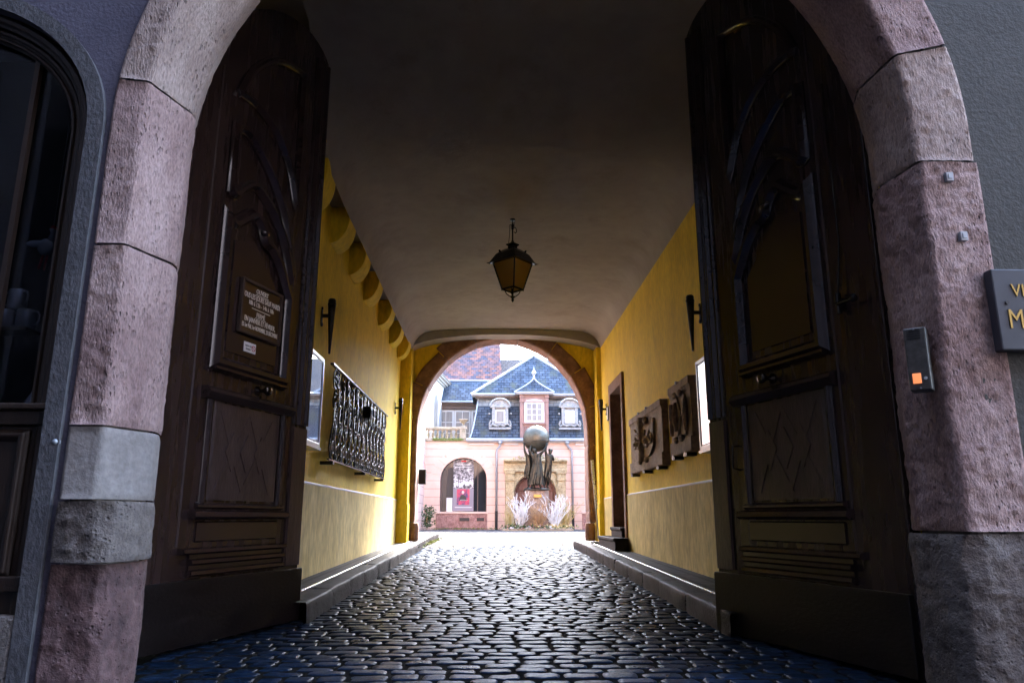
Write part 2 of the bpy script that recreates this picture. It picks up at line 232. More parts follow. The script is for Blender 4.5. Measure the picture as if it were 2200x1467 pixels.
class MB:
    def __init__(s): s.v = []; s.f = []; s.off = Vector((0, 0, 0))
    def add(s, V, F):
        k = len(s.v); s.v += [tuple(p) for p in V]; s.f += [tuple(i + k for i in f) for f in F]
        return s
    def box(s, x0, x1, y0, y1, z0, z1):
        V = [(x, y, z) for z in (z0, z1) for y in (y0, y1) for x in (x0, x1)]
        return s.add(V, [(0, 2, 3, 1), (4, 5, 7, 6), (0, 1, 5, 4), (2, 6, 7, 3), (0, 4, 6, 2), (1, 3, 7, 5)])
    def prism(s, pts, a, b, ax='y'):
        """polygon pts extruded between a and b: ax y -> pts are (x,z); ax x -> (y,z); ax z -> (x,y)"""
        n = len(pts)
        def P(p, t): return {'y': (p[0], t, p[1]), 'x': (t, p[0], p[1]), 'z': (p[0], p[1], t)}[ax]
        V = [P(p, a) for p in pts] + [P(p, b) for p in pts]
        F = [tuple(range(n)), tuple(range(2 * n - 1, n - 1, -1))] + [(i, i + n, (i + 1) % n + n, (i + 1) % n) for i in range(n)]
        return s.add(V, F)
    def tube(s, path, r, n=6, r1=None, cap=True, closed=False):
        P = [Vector(p) for p in path]; m = len(P); V = []; F = []
        up = None
        for i, p in enumerate(P):
            if closed: t = P[(i + 1) % m] - P[i - 1]
            else: t = P[min(i + 1, m - 1)] - P[max(i - 1, 0)]
            t = t.normalized() if t.length > 1e-9 else Vector((0, 0, 1))
            if up is None:
                up = Vector((0, 0, 1)) if abs(t.z) < .9 else Vector((1, 0, 0))
            a = t.cross(up)
            if a.length < 1e-4: a = t.cross(Vector((1, 0, .3)))
            a.normalize(); b = a.cross(t).normalized(); up = b
            if isinstance(r, (list, tuple)): rr = r[i]
            else: rr = r if r1 is None else r + (r1 - r) * i / max(1, m - 1)
            for k in range(n):
                an = 2 * math.pi * k / n
                V.append(p + a * (rr * math.cos(an)) + b * (rr * math.sin(an)))
        L = m if closed else m - 1
        for i in range(L):
            j = (i + 1) % m
            for k in range(n):
                F.append((i * n + k, i * n + (k + 1) % n, j * n + (k + 1) % n, j * n + k))
        if cap and not closed: F += [tuple(range(n - 1, -1, -1)), tuple((m - 1) * n + k for k in range(n))]
        return s.add(V, F)
    def lathe(s, prof, c=(0, 0, 0), n=16, axis='z', sx=1., sy=1.):
        """prof: (r, h) pairs"""
        V = []; F = []
        for r, h in prof:
            for k in range(n):
                a = 2 * math.pi * (k + .5) / n; u, v = r * math.cos(a) * sx, r * math.sin(a) * sy
                p = {'z': (u, v, h), 'y': (u, h, v), 'x': (h, u, v)}[axis]
                V.append((p[0] + c[0], p[1] + c[1], p[2] + c[2]))
        for i in range(len(prof) - 1):
            for k in range(n):
                F.append((i * n + k, i * n + (k + 1) % n, (i + 1) * n + (k + 1) % n, (i + 1) * n + k))
        F += [tuple(range(n - 1, -1, -1)), tuple((len(prof) - 1) * n + k for k in range(n))]
        return s.add(V, F)
    def ball(s, c, r, n=12, m=8, sc=(1, 1, 1)):
        V = []; F = []
        for i in range(m + 1):
            t = math.pi * i / m
            for k in range(n):
                a = 2 * math.pi * k / n
                V.append((c[0] + r * sc[0] * math.sin(t) * math.cos(a), c[1] + r * sc[1] * math.sin(t) * math.sin(a), c[2] + r * sc[2] * math.cos(t)))
        for i in range(m):
            for k in range(n):
                F.append((i * n + k, (i + 1) * n + k, (i + 1) * n + (k + 1) % n, i * n + (k + 1) % n))
        return s.add(V, F)
    def grid(s, fn, nu, nv, closed_u=False):
        V = [fn(i / nu, j / nv) for j in range(nv + 1) for i in range(nu + 1)]
        F = [(j * (nu + 1) + i, j * (nu + 1) + i + 1, (j + 1) * (nu + 1) + i + 1, (j + 1) * (nu + 1) + i) for j in range(nv) for i in range(nu)]
        return s.add(V, F)
    def sweep(s, path, w, h, side=-1, y0=0., closed=False, prof=None):
        """raised moulding following a path of (x,z) points on a face whose normal is side*y"""
        prof = prof or [(-.5, -.1), (-.5, .35), (-.32, .55), (-.18, 1.), (.12, 1.), (.28, .6), (.38, .35), (.5, .25), (.5, -.1)]
        m = len(path); V = []; F = []; k = len(prof)
        for i in range(m):
            if closed: a = Vector(path[i - 1]); c = Vector(path[(i + 1) % m])
            else: a = Vector(path[max(i - 1, 0)]); c = Vector(path[min(i + 1, m - 1)])
            b = Vector(path[i]); d0 = (b - a); d1 = (c - b)
            if d0.length < 1e-6: d0 = d1
            if d1.length < 1e-6: d1 = d0
            d0.normalize(); d1.normalize(); t = (d0 + d1).normalized(); nrm = Vector((-t.y, t.x))
            co = max(.45, nrm.dot(Vector((-d0.y, d0.x))))
            for (q, z) in prof:
                p = b + nrm * (q * w / co); V.append((p.x, y0 + side * z * h, p.y))
        L = m if closed else m - 1
        for i in range(L):
            j = (i + 1) % m
            for q in range(k - 1):
                F.append((i * k + q, j * k + q, j * k + q + 1, i * k + q + 1))
        if not closed: F += [tuple(range(k)), tuple((m - 1) * k + q for q in range(k - 1, -1, -1))]
        return s.add(V, F)
    def build(s, name, m, parent=None, smooth=False, bevel=0., label=None, world=False):
        me = bpy.data.meshes.new(name)
        V = s.v
        if parent is not None and world:
            inv = parent.matrix_basis.inverted(); V = [tuple(inv @ Vector(p)) for p in V]
        me.from_pydata(V, [], s.f); me.update()
        import bmesh
        bm = bmesh.new(); bm.from_mesh(me); bmesh.ops.recalc_face_normals(bm, faces=bm.faces[:]); bm.to_mesh(me); bm.free()
        if smooth: me.polygons.foreach_set('use_smooth', [True] * len(me.polygons))
        me.materials.append(m if not isinstance(m, str) else M[m])
        o = bpy.data.objects.new(name, me); COL.objects.link(o)
        if parent is not None: o.parent = parent
        if bevel:
            b = o.modifiers.new('b', 'BEVEL'); b.width = bevel; b.segments = 2; b.limit_method = 'ANGLE'; b.angle_limit = R(35)
        if smooth == 'split':
            e = o.modifiers.new('e', 'EDGE_SPLIT'); e.split_angle = R(38)
        if label: o['label'] = label
        return o

def copy_tree(o, parent=None):
    c = o.copy(); COL.objects.link(c)
    if parent is not None: c.parent = parent
    for ch in list(o.children): copy_tree(ch, c)
    return c

def text(name, body, size, m, parent, loc, rot, ext=.002, align='CENTER', sx=1.):
    cu = bpy.data.curves.new(name, 'FONT'); cu.body = body; cu.size = size; cu.extrude = ext
    cu.align_x = align; cu.align_y = 'CENTER'; cu.space_line = 1.0; cu.resolution_u = 3
    t = bpy.data.objects.new(name + '_src', cu); COL.objects.link(t)
    bpy.context.view_layer.update()
    me = bpy.data.meshes.new_from_object(t.evaluated_get(bpy.context.evaluated_depsgraph_get()))
    bpy.data.objects.remove(t); bpy.data.curves.remove(cu)
    mtx = Matrix.Translation(loc) @ rot.to_4x4() @ Matrix.Diagonal((sx, 1, 1, 1)); me.transform(mtx)
    me.materials.clear(); me.materials.append(M[m])
    o = bpy.data.objects.new(name, me); COL.objects.link(o); o.parent = parent
    return o

def arc(cx, cz, rx, rz, a0, a1, n):
    return [(cx + rx * math.cos(R(a0 + (a1 - a0) * i / n)), cz + rz * math.sin(R(a0 + (a1 - a0) * i / n))) for i in range(n + 1)]

def roadz(y): return .015 * max(-2., min(y, 17.))

# ------------------------------------------------------------------ ground
gb = MB()
ys = [-6, -2, 2, 6, 10, 14, 17, 20, 34, 60]
for i in range(len(ys) - 1):
    a, b = ys[i], ys[i + 1]
    gb.add([(-40, a, roadz(a) - .035), (40, a, roadz(a) - .035), (40, b, roadz(b) - .035), (-40, b, roadz(b) - .035)], [(0, 1, 2, 3)])
g = gb.build('ground', 'road_base'); tag(g, kind='structure')
gb = MB()
for a, b_, x0, x1 in ((1.6, 14.6, -2.9, 3.1), (14.6, 17, -2.9, 7.2), (17, 33.38, -2.95, 7.2)):
    gb.add([(x0, a, roadz(a) - .0055), (x1, a, roadz(a) - .0055), (x1, b_, roadz(b_) - .0055), (x0, b_, roadz(b_) - .0055)], [(0, 1, 2, 3)])
g = gb.build('joint_sand', 'road_base'); tag(g, kind='structure')

def cobbles():
    rng = np.random.default_rng(3)
    Vs = []; Fs = []; Rs = []; base = 0
    y = 1.7
    while y < 33.0:
        pitch = (.108 if y < 15 else .15) * rng.uniform(.85, 1.2)
        if y < 3.0: xa, xb = -2.6, 2.9
        elif y < 5.4: xa, xb = -1.75, 2.05
        elif y < 14.6: xa, xb = -1.24, 1.72
        elif y < 18.7: xa, xb = -1.24, 7
        else: xa, xb = -2.95, 7
        n = 9 if y < 6.5 else (7 if y < 12 else 5)
        t = np.linspace(-1, 1, n)
        A, B = np.meshgrid(t, t)
        x = xa + rng.uniform(-.1, 0)
        ph = rng.uniform(-.2, .2)
        while x < xb:
            wd = rng.uniform(.12, .21) if y < 15 else rng.uniform(.15, .24)
            cx, cy = x + wd / 2, y + pitch / 2 + .05 * math.sin(x * 1.1 + y * .35) + rng.uniform(-.006, .006)
            hx, hy = wd / 2 - rng.uniform(.001, .006), pitch / 2 - rng.uniform(.0, .005)
            # rounded-rectangle footprint
            a = np.sign(A) * np.abs(A) ** .42; b = np.sign(B) * np.abs(B) ** .42
            k = 1 - .0 * a
            a, b = a * np.sqrt(1 - .34 * b * b * np.abs(b)), b * np.sqrt(1 - .34 * a * a * np.abs(a)); mm_ = np.maximum(np.abs(A) ** .42, np.abs(B) ** .42)
            X = 1.04 * a * k * hx * (1 + .07 * rng.uniform(-1, 1) * b); Y = 1.04 * b * k * hy * (1 + .12 * rng.uniform(-1, 1) * a)
            prof = 1 - mm_ ** 8
            tiltx, tilty = rng.normal(0, .016), rng.normal(0, .02)
            Z = -.019 + (.021 + rng.normal(0, .0025)) * np.clip(prof, 0, 1) ** .5 + tiltx * X + tilty * Y
            Z += .0018 * np.sin(X * 60 + rng.uniform(0, 6)) * np.sin(Y * 70 + rng.uniform(0, 6)) * prof
            r = rng.normal(0, .04); c_, s_ = math.cos(r), math.sin(r)
            P = np.stack([cx + X * c_ - Y * s_, cy + X * s_ + Y * c_, roadz(cy) + Z], -1).reshape(-1, 3)
            Vs.append(P)
            i0 = (np.arange(n - 1)[:, None] * n + np.arange(n - 1)[None]).reshape(-1) + base
            Fs.append(np.stack([i0, i0 + 1, i0 + n + 1, i0 + n], -1)); base += n * n
            q_ = np.ones((n - 1, n - 1), bool); q_[1:-1, 1:-1] = False; Rs.append(q_.reshape(-1))
            x += wd
        y += pitch
    V = np.concatenate(Vs); F = np.concatenate(Fs)
    me = bpy.data.meshes.new('cobbled_road'); me.vertices.add(len(V)); me.vertices.foreach_set('co', V.reshape(-1))
    me.loops.add(F.size); me.loops.foreach_set('vertex_index', F.reshape(-1).astype(np.int32))
    me.polygons.add(len(F)); me.polygons.foreach_set('loop_start', (np.arange(len(F)) * 4).astype(np.int32))
    me.polygons.foreach_set('loop_total', np.full(len(F), 4, np.int32)); me.update(); me.validate()
    me.polygons.foreach_set('use_smooth', [True] * len(F))
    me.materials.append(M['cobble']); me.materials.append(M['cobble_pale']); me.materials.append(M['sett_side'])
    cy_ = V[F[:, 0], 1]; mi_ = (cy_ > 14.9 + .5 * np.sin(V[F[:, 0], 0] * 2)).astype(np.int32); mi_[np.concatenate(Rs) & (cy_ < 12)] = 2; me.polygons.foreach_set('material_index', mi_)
    o = bpy.data.objects.new('cobbled_road', me); COL.objects.link(o); tag(o, kind='structure')
cobbles()

# pavements with kerb stones
def pavement(xk, xw, y0, y1, s, ends):
    """xk(y): road-side edge of the kerb, xw wall side; s=+1 when the wall lies at larger x"""
    p = MB(); n = 24
    for i in range(n):
        a, b = y0 + (y1 - y0) * i / n, y0 + (y1 - y0) * (i + 1) / n
        za, zb = roadz(a) + .138, roadz(b) + .138
        q = [(xk(a) + s * .17, a, za), (xw, a, za), (xw, b, zb), (xk(b) + s * .17, b, zb)]
        p.add(q, [(0, 1, 2, 3)])
    o = p.build('pavement', 'tile'); tag(o, kind='structure')
    y = y0
    k = 0
    while y < y1 - .2:
        L = random.uniform(.75, 1.15); e = min(y + L, y1)
        if y1 - e < .4: e = y1
        m = MB(); nu, nv = 12, max(4, int((e - y) / .06))
        dz, dx = random.uniform(-.004, .004), random.uniform(-.006, .006)
        prof = [(0, -.06), (0, .02), (0, .06), (.001, .10), (.003, .130), (.010, .140), (.030, .143), (.09, .143), (.13, .142), (.165, .141), (.185, .141), (.2, .13), (.2, .10)]
        def fn(u, v):
            q = prof[min(12, int(round(u * 12)))]; yy = y + .004 + (e - y - .008) * v
            ed = max(0, 1 - min(v, 1 - v) * (e - y) / .03)
            d = noise.fractal(Vector((q[0] * 9 + k, yy * 4, q[1] * 9)), 1, 2, 4) * .010
            out = q[0] - d + ed * .008; z = q[1] - ed * .006 + (d * .5 if q[1] > .13 else 0)
            return (xk(yy) + dx + s * out, yy, roadz(yy) + z + dz)
        m.grid(fn, 12, nv)
        # end caps
        m.build('kerb_stone', 'kerb', o, smooth=True); y = e; k += 1
    ed = MB()   # the shiny dotted strip between tiles and kerb
    yy = y0 + .1
    while yy < min(y1, 13.9):
        z = roadz(yy) + .139; x = xk(yy) + s * .208 + random.uniform(-.002, .002); l = random.uniform(.045, .066)
        ed.ball((x, yy, z), 1, 8, 6, (.016, .025, .012)); yy += .083
    ed.build('strip', 'stud', o, smooth=True)
    if ends: # end face
        c = MB(); ye = y1 - .0; c.box(min(xk(ye), xw), max(xk(ye), xw), ye - .03, ye - .003, roadz(ye) - .05, roadz(ye) + .12); c.build('end_face', 'kerb', o)
    return o
KL = lambda y: -1.245 - .002 * (y - 6)
KR = lambda y: 1.455 + .013 * (y - 5) if y < 12.6 else 1.554 + .0 * y
pavement(KL, -1.72, 5.35, 18.7, -1, True)
pavement(KR, 2.06, 4.75, 14.45, 1, True)
po = MB()  # court side paving of the left pavement, outside the arch
po.box(-2.95, -1.72, 14.5, 18.7, .1, roadz(17) + .128); tag(po.build('pavement', 'kerb', bevel=.01), kind='structure')

# ------------------------------------------------------------------ passage walls
lw = thing('passage_wall', 'long ochre plaster wall with bracket corbels under the vault, behind the iron grille', 'wall', (-1.7, 3.4, 0))
b = MB()
b.box(-2.06, -2.0, 3.40, 5.7, 0, 5.2)
b.box(-2.6, -1.70, 5.7, 14.0, 1.10, 5.2)
b.box(-2.0, -1.70, 5.45, 5.7, 0, 5.2)
b.build('wall_face', 'yellow', lw, world=True)
b = MB(); b.box(-2.6, -1.685, 5.7, 14.0, 0, 1.085); b.build('dado', 'dado', lw, bevel=.006, world=True)
b = MB(); b.add([(-1.683, 5.7, 1.083), (-1.683, 14.0, 1.083), (-1.70, 14.0, 1.102), (-1.70, 5.7, 1.102)], [(0, 1, 2, 3)])
b.add([(-1.680, 5.7, 1.076), (-1.680, 14.0, 1.076), (-1.680, 14.0, 1.088), (-1.680, 5.7, 1.088)], [(0, 1, 2, 3)])
b.build('ledge', 'white_line', lw, world=True)
for i, y in enumerate((5.15, 6.22, 7.33, 8.38, 9.43, 10.75, 11.95, 13.02)):
    b = MB(); r = .20 if i < 7 else .21
    pts = [(-1.72, 3.96)] + [(-1.70 + r * math.sin(R(t)) * 1.0, 3.86 - .30 * math.cos(R(t)) + .0) for t in range(0, 91, 9)] + [(-1.70 + r, 3.96)]
    b.prism(pts, y, y + .36 if i < 7 else y + .3, 'y'); 
    b.build('corbel', 'yellow', lw, world=True, bevel=.004)

rw = thing('passage_wall', 'smooth ochre plaster wall with a stone framed side doorway, behind the carved reliefs', 'wall', (2.04, 3.4, 0))
b = MB()
b.box(2.3, 2.9, 3.38, 5.4, 0, 5.2); b.box(2.04, 2.3, 5.15, 5.4, 0, 5.2)
DY0, DY1, DZ = 11.28, 12.55, 2.95
b.box(2.04, 2.9, 5.4, DY0, 1.12, 5.2); b.box(2.04, 2.9, DY1, 14.0, 1.12, 5.2); b.box(2.04, 2.9, DY0, DY1, DZ, 5.2)
b.build('wall_face', 'yellow', rw, world=True)
b = MB(); b.box(2.025, 2.9, 5.4, DY0, 0, 1.105); b.box(2.025, 2.9, DY1, 14.0, 0, 1.105); b.build('dado', 'dado', rw, world=True, bevel=.006)
b = MB()
for a, c in ((5.4, DY0), (DY1, 14.)):
    b.add([(2.023, a, 1.103), (2.023, c, 1.103), (2.04, c, 1.122), (2.04, a, 1.122)], [(0, 1, 2, 3)])
    b.add([(2.020, a, 1.096), (2.020, c, 1.096), (2.020, c, 1.108), (2.020, a, 1.108)], [(0, 1, 2, 3)])
b.build('ledge', 'white_line', rw, world=True)
b = MB(); # stone door surround
b.box(2.0, 2.30, DY0 - .02, DY0 + .12, .3, 2.98); b.box(2.0, 2.30, DY1 - .12, DY1 + .02, .3, 2.98); b.box(2.0, 2.30, DY0 + .12, DY1 - .12, 2.80, 2.98)
b.build('door_surround', 'arch_stone', rw, world=True, bevel=.008)
b = MB(); b.box(2.42, 2.46, DY0 + .02, DY1 - .02, .3, 2.9)
for a in (DY0 + .2, DY0 + .68):
    for z0, z1 in ((.75, 1.45), (1.6, 2.6)):
        b.box(2.40, 2.425, a, a + .36, z0, z1)
dd = b.build('side_door', 'darkwood', rw, world=True, bevel=.008)
h = MB(); h.ball((2.36, DY0 + .22, 1.5), .03); h.tube([(2.41, DY0 + .22, 1.5), (2.36, DY0 + .22, 1.5)], .01); ho = h.build('handle', 'brass', dd, smooth=True)
ho.matrix_parent_inverse = Matrix.Translation((-2.04, -3.4, 0))

st = thing('door_steps', 'two dark sandstone steps up to the side doorway', 'steps', (1.9, 12, .3))
b = MB(); zp = .32
b.prism([(1.80, zp - .03), (1.80, zp + .11), (1.775, zp + .125), (1.775, zp + .165), (2.0, zp + .165), (2.0, zp - .03)], 11.10, 12.75, 'y'); b.build('lower_step', 'kerb', st, world=True, bevel=.01)
b = MB(); b.prism([(1.955, zp + .166), (1.955, zp + .26), (1.935, zp + .27), (1.935, zp + .31), (2.4, zp + .31), (2.4, zp + .166)], 11.42, 12.41, 'y'); b.build('upper_step', 'kerb', st, world=True, bevel=.01)

# ------------------------------------------------------------------ ceiling
cp = [(-1.50, 3.93), (-1.50, 3.83), (-1.475, 3.91), (-1.44, 4.0), (-1.38, 4.08), (-1.28, 4.15), (-1.12, 4.20), (-.8, 4.225), (-.3, 4.245), (.2, 4.25), (.8, 4.245), (1.3, 4.235), (1.7, 4.205), (1.84, 4.16), (1.93, 4.10), (1.99, 4.02), (2.03, 3.92), (2.045, 3.86)]
b = MB(); yy = [3.4, 4.2, 4.8, 5.3, 5.8, 6.4, 7., 8., 9., 10., 11., 12., 13., 13.6]
def lift(y):
    t = max(0, min(1, (6.6 - y) / 1.5)); return .50 * t * t * (3 - 2 * t)
n = len(cp)
for y in yy:
    for (x, z) in cp:
        e = min(1., max(0, (z - 3.8) / .25))
        d = noise.fractal(Vector((x * .8, y * .5, 0)), 1, 2, 3) * .012 * e
        k_ = lift(y) / .5; b.v.append((x, y, z + (4.22 - z) * k_ + lift(y) + d))
for i in range(len(yy) - 1):
    for j in range(n - 1): b.f.append((i * n + j, i * n + j + 1, (i + 1) * n + j + 1, (i + 1) * n + j))
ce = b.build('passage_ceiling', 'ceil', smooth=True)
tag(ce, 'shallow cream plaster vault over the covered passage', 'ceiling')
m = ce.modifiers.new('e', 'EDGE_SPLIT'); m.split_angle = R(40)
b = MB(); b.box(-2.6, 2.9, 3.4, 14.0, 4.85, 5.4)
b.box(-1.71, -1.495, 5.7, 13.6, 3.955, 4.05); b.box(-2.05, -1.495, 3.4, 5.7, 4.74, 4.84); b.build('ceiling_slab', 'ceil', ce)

# ------------------------------------------------------------------ far arch wall
aw = thing('arch_wall', 'ochre end wall holding the round arch to the courtyard', 'wall', (0, 14, 0))
AX, AR, AZS, ARZ = .205, 1.605, 2.35, 1.80
b = MB()
out = [(-12, 0), (AX - AR - .12, 0)] + arc(AX, AZS, AR + .12, ARZ + .10, 180, 0, 30) + [(AX + AR + .12, 0), (12, 0), (12, 9), (-12, 9)]
b.prism(out, 14.02, 14.45, 'y'); b.build('wall_face', 'yellow', aw, world=True)
b = MB(); b.prism(out, 14.451, 14.50, 'y'); b.build('court_face', 'facade_plain', aw, world=True)
# flat pilasters and the plaster segmental band in front
b = MB(); b.box(-1.72, -1.50, 13.60, 14.02, .3, 3.9); b.build('pilaster', 'yellow', aw, world=True, bevel=.006)
b = MB(); b.box(-1.73, -1.485, 13.585, 14.02, .3, 1.02); b.build('pilaster_base', 'yellow', aw, world=True, bevel=.01)
b = MB(); b.box(1.955, 2.06, 13.60, 14.02, .3, 3.9); b.build('pilaster', 'yellow', aw, world=True, bevel=.006)
b = MB(); b.box(1.94, 2.06, 13.585, 14.02, .3, 1.02); b.build('pilaster_base', 'yellow', aw, world=True, bevel=.01)
seg = [(x, 3.80 + .34 * math.sqrt(max(0, 1 - ((x - .26) / 1.85) ** 2))) for x in np.linspace(-1.52, 2.06, 40)]
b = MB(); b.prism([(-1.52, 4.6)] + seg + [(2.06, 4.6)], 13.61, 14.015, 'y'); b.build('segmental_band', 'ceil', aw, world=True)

# arch stones
sa = thing('stone_arch', 'brown red sandstone arch framing the view into the courtyard', 'arch', (AX, 14, .3))
def swept_stone(pt, s0, s1, prof, name, m, parent, seed, amp, joint=.012, res=.03, outw=0., fr=7.):
    """pt(s)->(x,z,nx,nz); prof [(out,y)] polyline finely sampled; a single dressed block"""
    P = []
    for i in range(len(prof) - 1):
        (a, ya), (c, yc) = prof[i], prof[i + 1]; k = max(1, int(math.hypot(c - a, yc - ya) / res))
        P += [(a + (c - a) * j / k, ya + (yc - ya) * j / k) for j in range(k)]
    P.append(prof[-1]); nv = max(3, int((s1 - s0) / res)); nu = len(P) - 1
    bb = MB()
    for j in range(nv + 1):
        v = j / nv; s = s0 + joint * .5 + (s1 - s0 - joint) * v
        ed = max(0, 1 - min(v, 1 - v) * (s1 - s0) / .028) ** 2
        x, z, nx, nz = pt(s)
        for i, (o_, y_) in enumerate(P):
            i0, i1 = max(0, i - 1), min(nu, i + 1)
            t = Vector((P[i1][0] - P[i0][0], P[i1][1] - P[i0][1])); t.normalize(); nn = Vector((t.y, -t.x))
            q = Vector((x + nx * o_ + seed * 3.1, y_, z + nz * o_))
            d = noise.fractal(q * fr * 1.5, .9, 2.1, 4) * amp * .42 + noise.fractal(q * 2.2, 1, 2, 2) * amp * .8 - ed * .006 - max(0, noise.noise(q * fr * 3.3) - .2) * amp * 1.1
            if nn.x * (-1) < 0 and False: pass
            do, dy = nn.x * d, nn.y * d
            ou = o_ + outw * (noise.noise(Vector((seed, s * 2.2, 1))) if i < 3 else 0) * (1 if i < 3 else 0)
            bb.v.append((x + nx * (ou - do * 1.0), y_ + dy, z + nz * (ou - do * 1.0)))
    w_ = nu + 1
    for j in range(nv):
        for i in range(nu): bb.f.append((j * w_ + i, j * w_ + i + 1, (j + 1) * w_ + i + 1, (j + 1) * w_ + i))
    # end caps so that joints read as solid stone
    return bb.build(name, m, parent, smooth=True, world=True)

def make_pt(cx, r, rz, zs, z0):
    """parameter s runs up the left jamb, round the arch, down the right jamb; returns point + outward normal"""
    h = zs - z0; N = 200
    arcp = [(cx - r * math.cos(math.pi * i / N), zs + rz * math.sin(math.pi * i / N)) for i in range(N + 1)]
    cum = [0]
    for i in range(N): cum.append(cum[-1] + math.hypot(arcp[i + 1][0] - arcp[i][0], arcp[i + 1][1] - arcp[i][1]))
    T = cum[-1]
    def pt(s):
        if s < h: return (cx - r, z0 + s, -1, 0)
        if s > h + T: return (cx + r, zs - (s - h - T), 1, 0)
        u = s - h; lo = min(N - 1, max(0, int(u / T * N)))
        while lo > 0 and cum[lo] > u: lo -= 1
        while lo < N - 1 and cum[lo + 1] < u: lo += 1
        f = (u - cum[lo]) / (cum[lo + 1] - cum[lo]); a = math.pi * (lo + f) / N
        x, z = cx - r * math.cos(a), zs + rz * math.sin(a)
        nx, nz = -math.cos(a) / r, math.sin(a) / rz; L = math.hypot(nx, nz)
        return (x, z, nx / L, nz / L)
    return pt, h, T
pt, hj, TT = make_pt(AX, AR, ARZ, AZS, .38)
tot = 2 * hj + TT
cuts = [.32, 1.0, 1.62, hj + .25, hj + .85, hj + 1.5, hj + 2.15, hj + TT / 2 + .3, hj + TT / 2 + .95, hj + TT / 2 + 1.55, hj + TT - .45, hj + TT + .25, hj + TT + .9, hj + TT + 1.45, tot - .32]
for i in range(len(cuts) - 1):
    wd = (.14, .15, .13)[i % 3]
    if hj + .2 < cuts[i] < hj + TT - .3: wd = (.27, .33)[i % 2]
    ar_ = 'voussoir' if hj < .5 * (cuts[i] + cuts[i + 1]) < hj + TT else 'jamb_stone'
    swept_stone(pt, cuts[i], cuts[i + 1], [(wd, 14.03), (wd, 13.985), (.02, 13.985), (0, 14.005), (0, 14.52)], ar_, 'arch_stone', sa, i, .006, res=.05, outw=.05)
b = MB()
for j in range(81):
    s = .3 + (tot - .6) * j / 80; x, z, nx, nz = pt(s)
    for (o_, y_) in ((.11, 14.0), (.03, 13.995), (.012, 14.02), (.012, 14.5)): b.v.append((x + nx * o_, y_, z + nz * o_))
for j in range(80):
    for i in range(3): b.f.append((j * 4 + i, j * 4 + i + 1, (j + 1) * 4 + i + 1, (j + 1) * 4 + i))
b.build('mortar', 'mortar', sa, world=True)
for x0, x1 in ((-1.56, -1.33), (1.74, 1.92)):
    b = MB(); b.lathe([(.115, .36), (.125, .40), (.125, .62), (.105, .68)], (0, 0, 0), 8)
    b.v = [((x0 + x1) / 2 + max(-.11, min(.11, v[0])) * (x1 - x0) / .22, 14.08 + max(-.1, min(.1, v[1])), v[2]) for v in b.v]
    b.build('base_block', 'arch_stone', sa, world=True, bevel=.012)

# ------------------------------------------------------------------ street portal
PX, PR, PZS, YF = .205, 1.655, 2.49, 3.0
sp_ = thing('stone_portal', 'weathered pink sandstone portal with rough blocks round the carriage doors', 'portal', (PX, 3.2, 0))
pt, hj, TT = make_pt(PX, PR, PR, PZS, 0.0)
tot = 2 * hj + TT
PL = [(.235, YF + .06), (.232, YF), (.105, YF), (.088, YF + .012), (.045, YF + .13), (0, YF + .25), (.004, YF + .30), (.05, YF + .42)]
PRf = [(.30, YF + .06), (.298, YF), (.055, YF), (.04, YF + .012), (.02, YF + .13), (0, YF + .25), (.004, YF + .30), (.05, YF + .42)]
# left jamb: z cuts
lz = [(0.0, .61, 'base_stone', 0.014), (.61, .845, 'grey_stone', .02), (.845, 1.135, 'light_block', .003), (1.135, 1.90, 'pink_stone', .012), (1.90, 2.66, 'pink_stone', .009), (2.66, 3.45, 'beige_stone', .009), (3.45, 4.2, 'pink_stone', .009), (4.2, 4.95, 'beige_stone', .009)]
M['light_block'] = mat('smooth pale jamb block', (0.2040, 0.1683, 0.1479), (0.2550, 0.2193, 0.1963), rough=.85, scale=4, bump=.5, bscale=40, spots=.15)
for i, (a, c, mm, am) in enumerate(lz):
    prof = PL
    if i == 1: prof = [(.235, YF + .06), (.232, YF - .01), (.06, YF - .05), (-.01, YF - .03), (-.045, YF + .06), (-.05, YF + .2), (-.01, YF + .3), (.05, YF + .42)]
    if i == 0: prof = [(.235, YF + .06), (.232, YF), (.05, YF), (.01, YF + .02), (-.012, YF + .1), (-.015, YF + .25), (.0, YF + .3), (.05, YF + .42)]
    swept_stone(pt, a, c, prof, 'jamb_stone' if i < 5 else 'voussoir', mm, sp_, i + 10, am, joint=.009, res=.011, outw=.0 if i < 5 else .03, fr=(16 if i in (3,) else 9))
rz_ = [(0.0, .72, 'grey_stone', .02), (.72, 2.33, 'pink_stone', .016), (2.33, 2.86, 'beige_stone', .012), (2.86, 3.6, 'pink_stone', .010), (3.6, 4.3, 'pink_stone', .009), (4.3, tot - 4.95, 'beige_stone', .009)]
for i, (a, c, mm, am) in enumerate(rz_):
    prof = PRf
    if i == 0: prof = [(.5, YF + .06), (.5, YF - .02), (.06, YF - .05), (-.01, YF - .03), (-.05, YF + .04), (-.06, YF + .2), (-.03, YF + .3), (.05, YF + .42)]
    if i == 1: prof = [(.315, YF + .06), (.312, YF)] + PRf[2:]
    swept_stone(pt, tot - c, tot - a, prof, 'jamb_stone' if i < 3 else 'voussoir', mm, sp_, i + 30, am, joint=.009, res=.012, outw=.06, fr=(10, 13, 16, 9, 9, 9)[i])
b = MB()  # mortar bed behind the joints
for j in range(61):
    s = tot * j / 60; x, z, nx, nz = pt(s)
    for (o_, y_) in ((.225, YF + .035), (.115, YF + .022), (.10, YF + .03), (.03, YF + .26), (.06, YF + .36), (.2, YF + .42)):
        b.v.append((x + nx * o_, y_, z + nz * o_))
for j in range(60):
    for i in range(5): b.f.append((j * 6 + i, j * 6 + i + 1, (j + 1) * 6 + i + 1, (j + 1) * 6 + i))
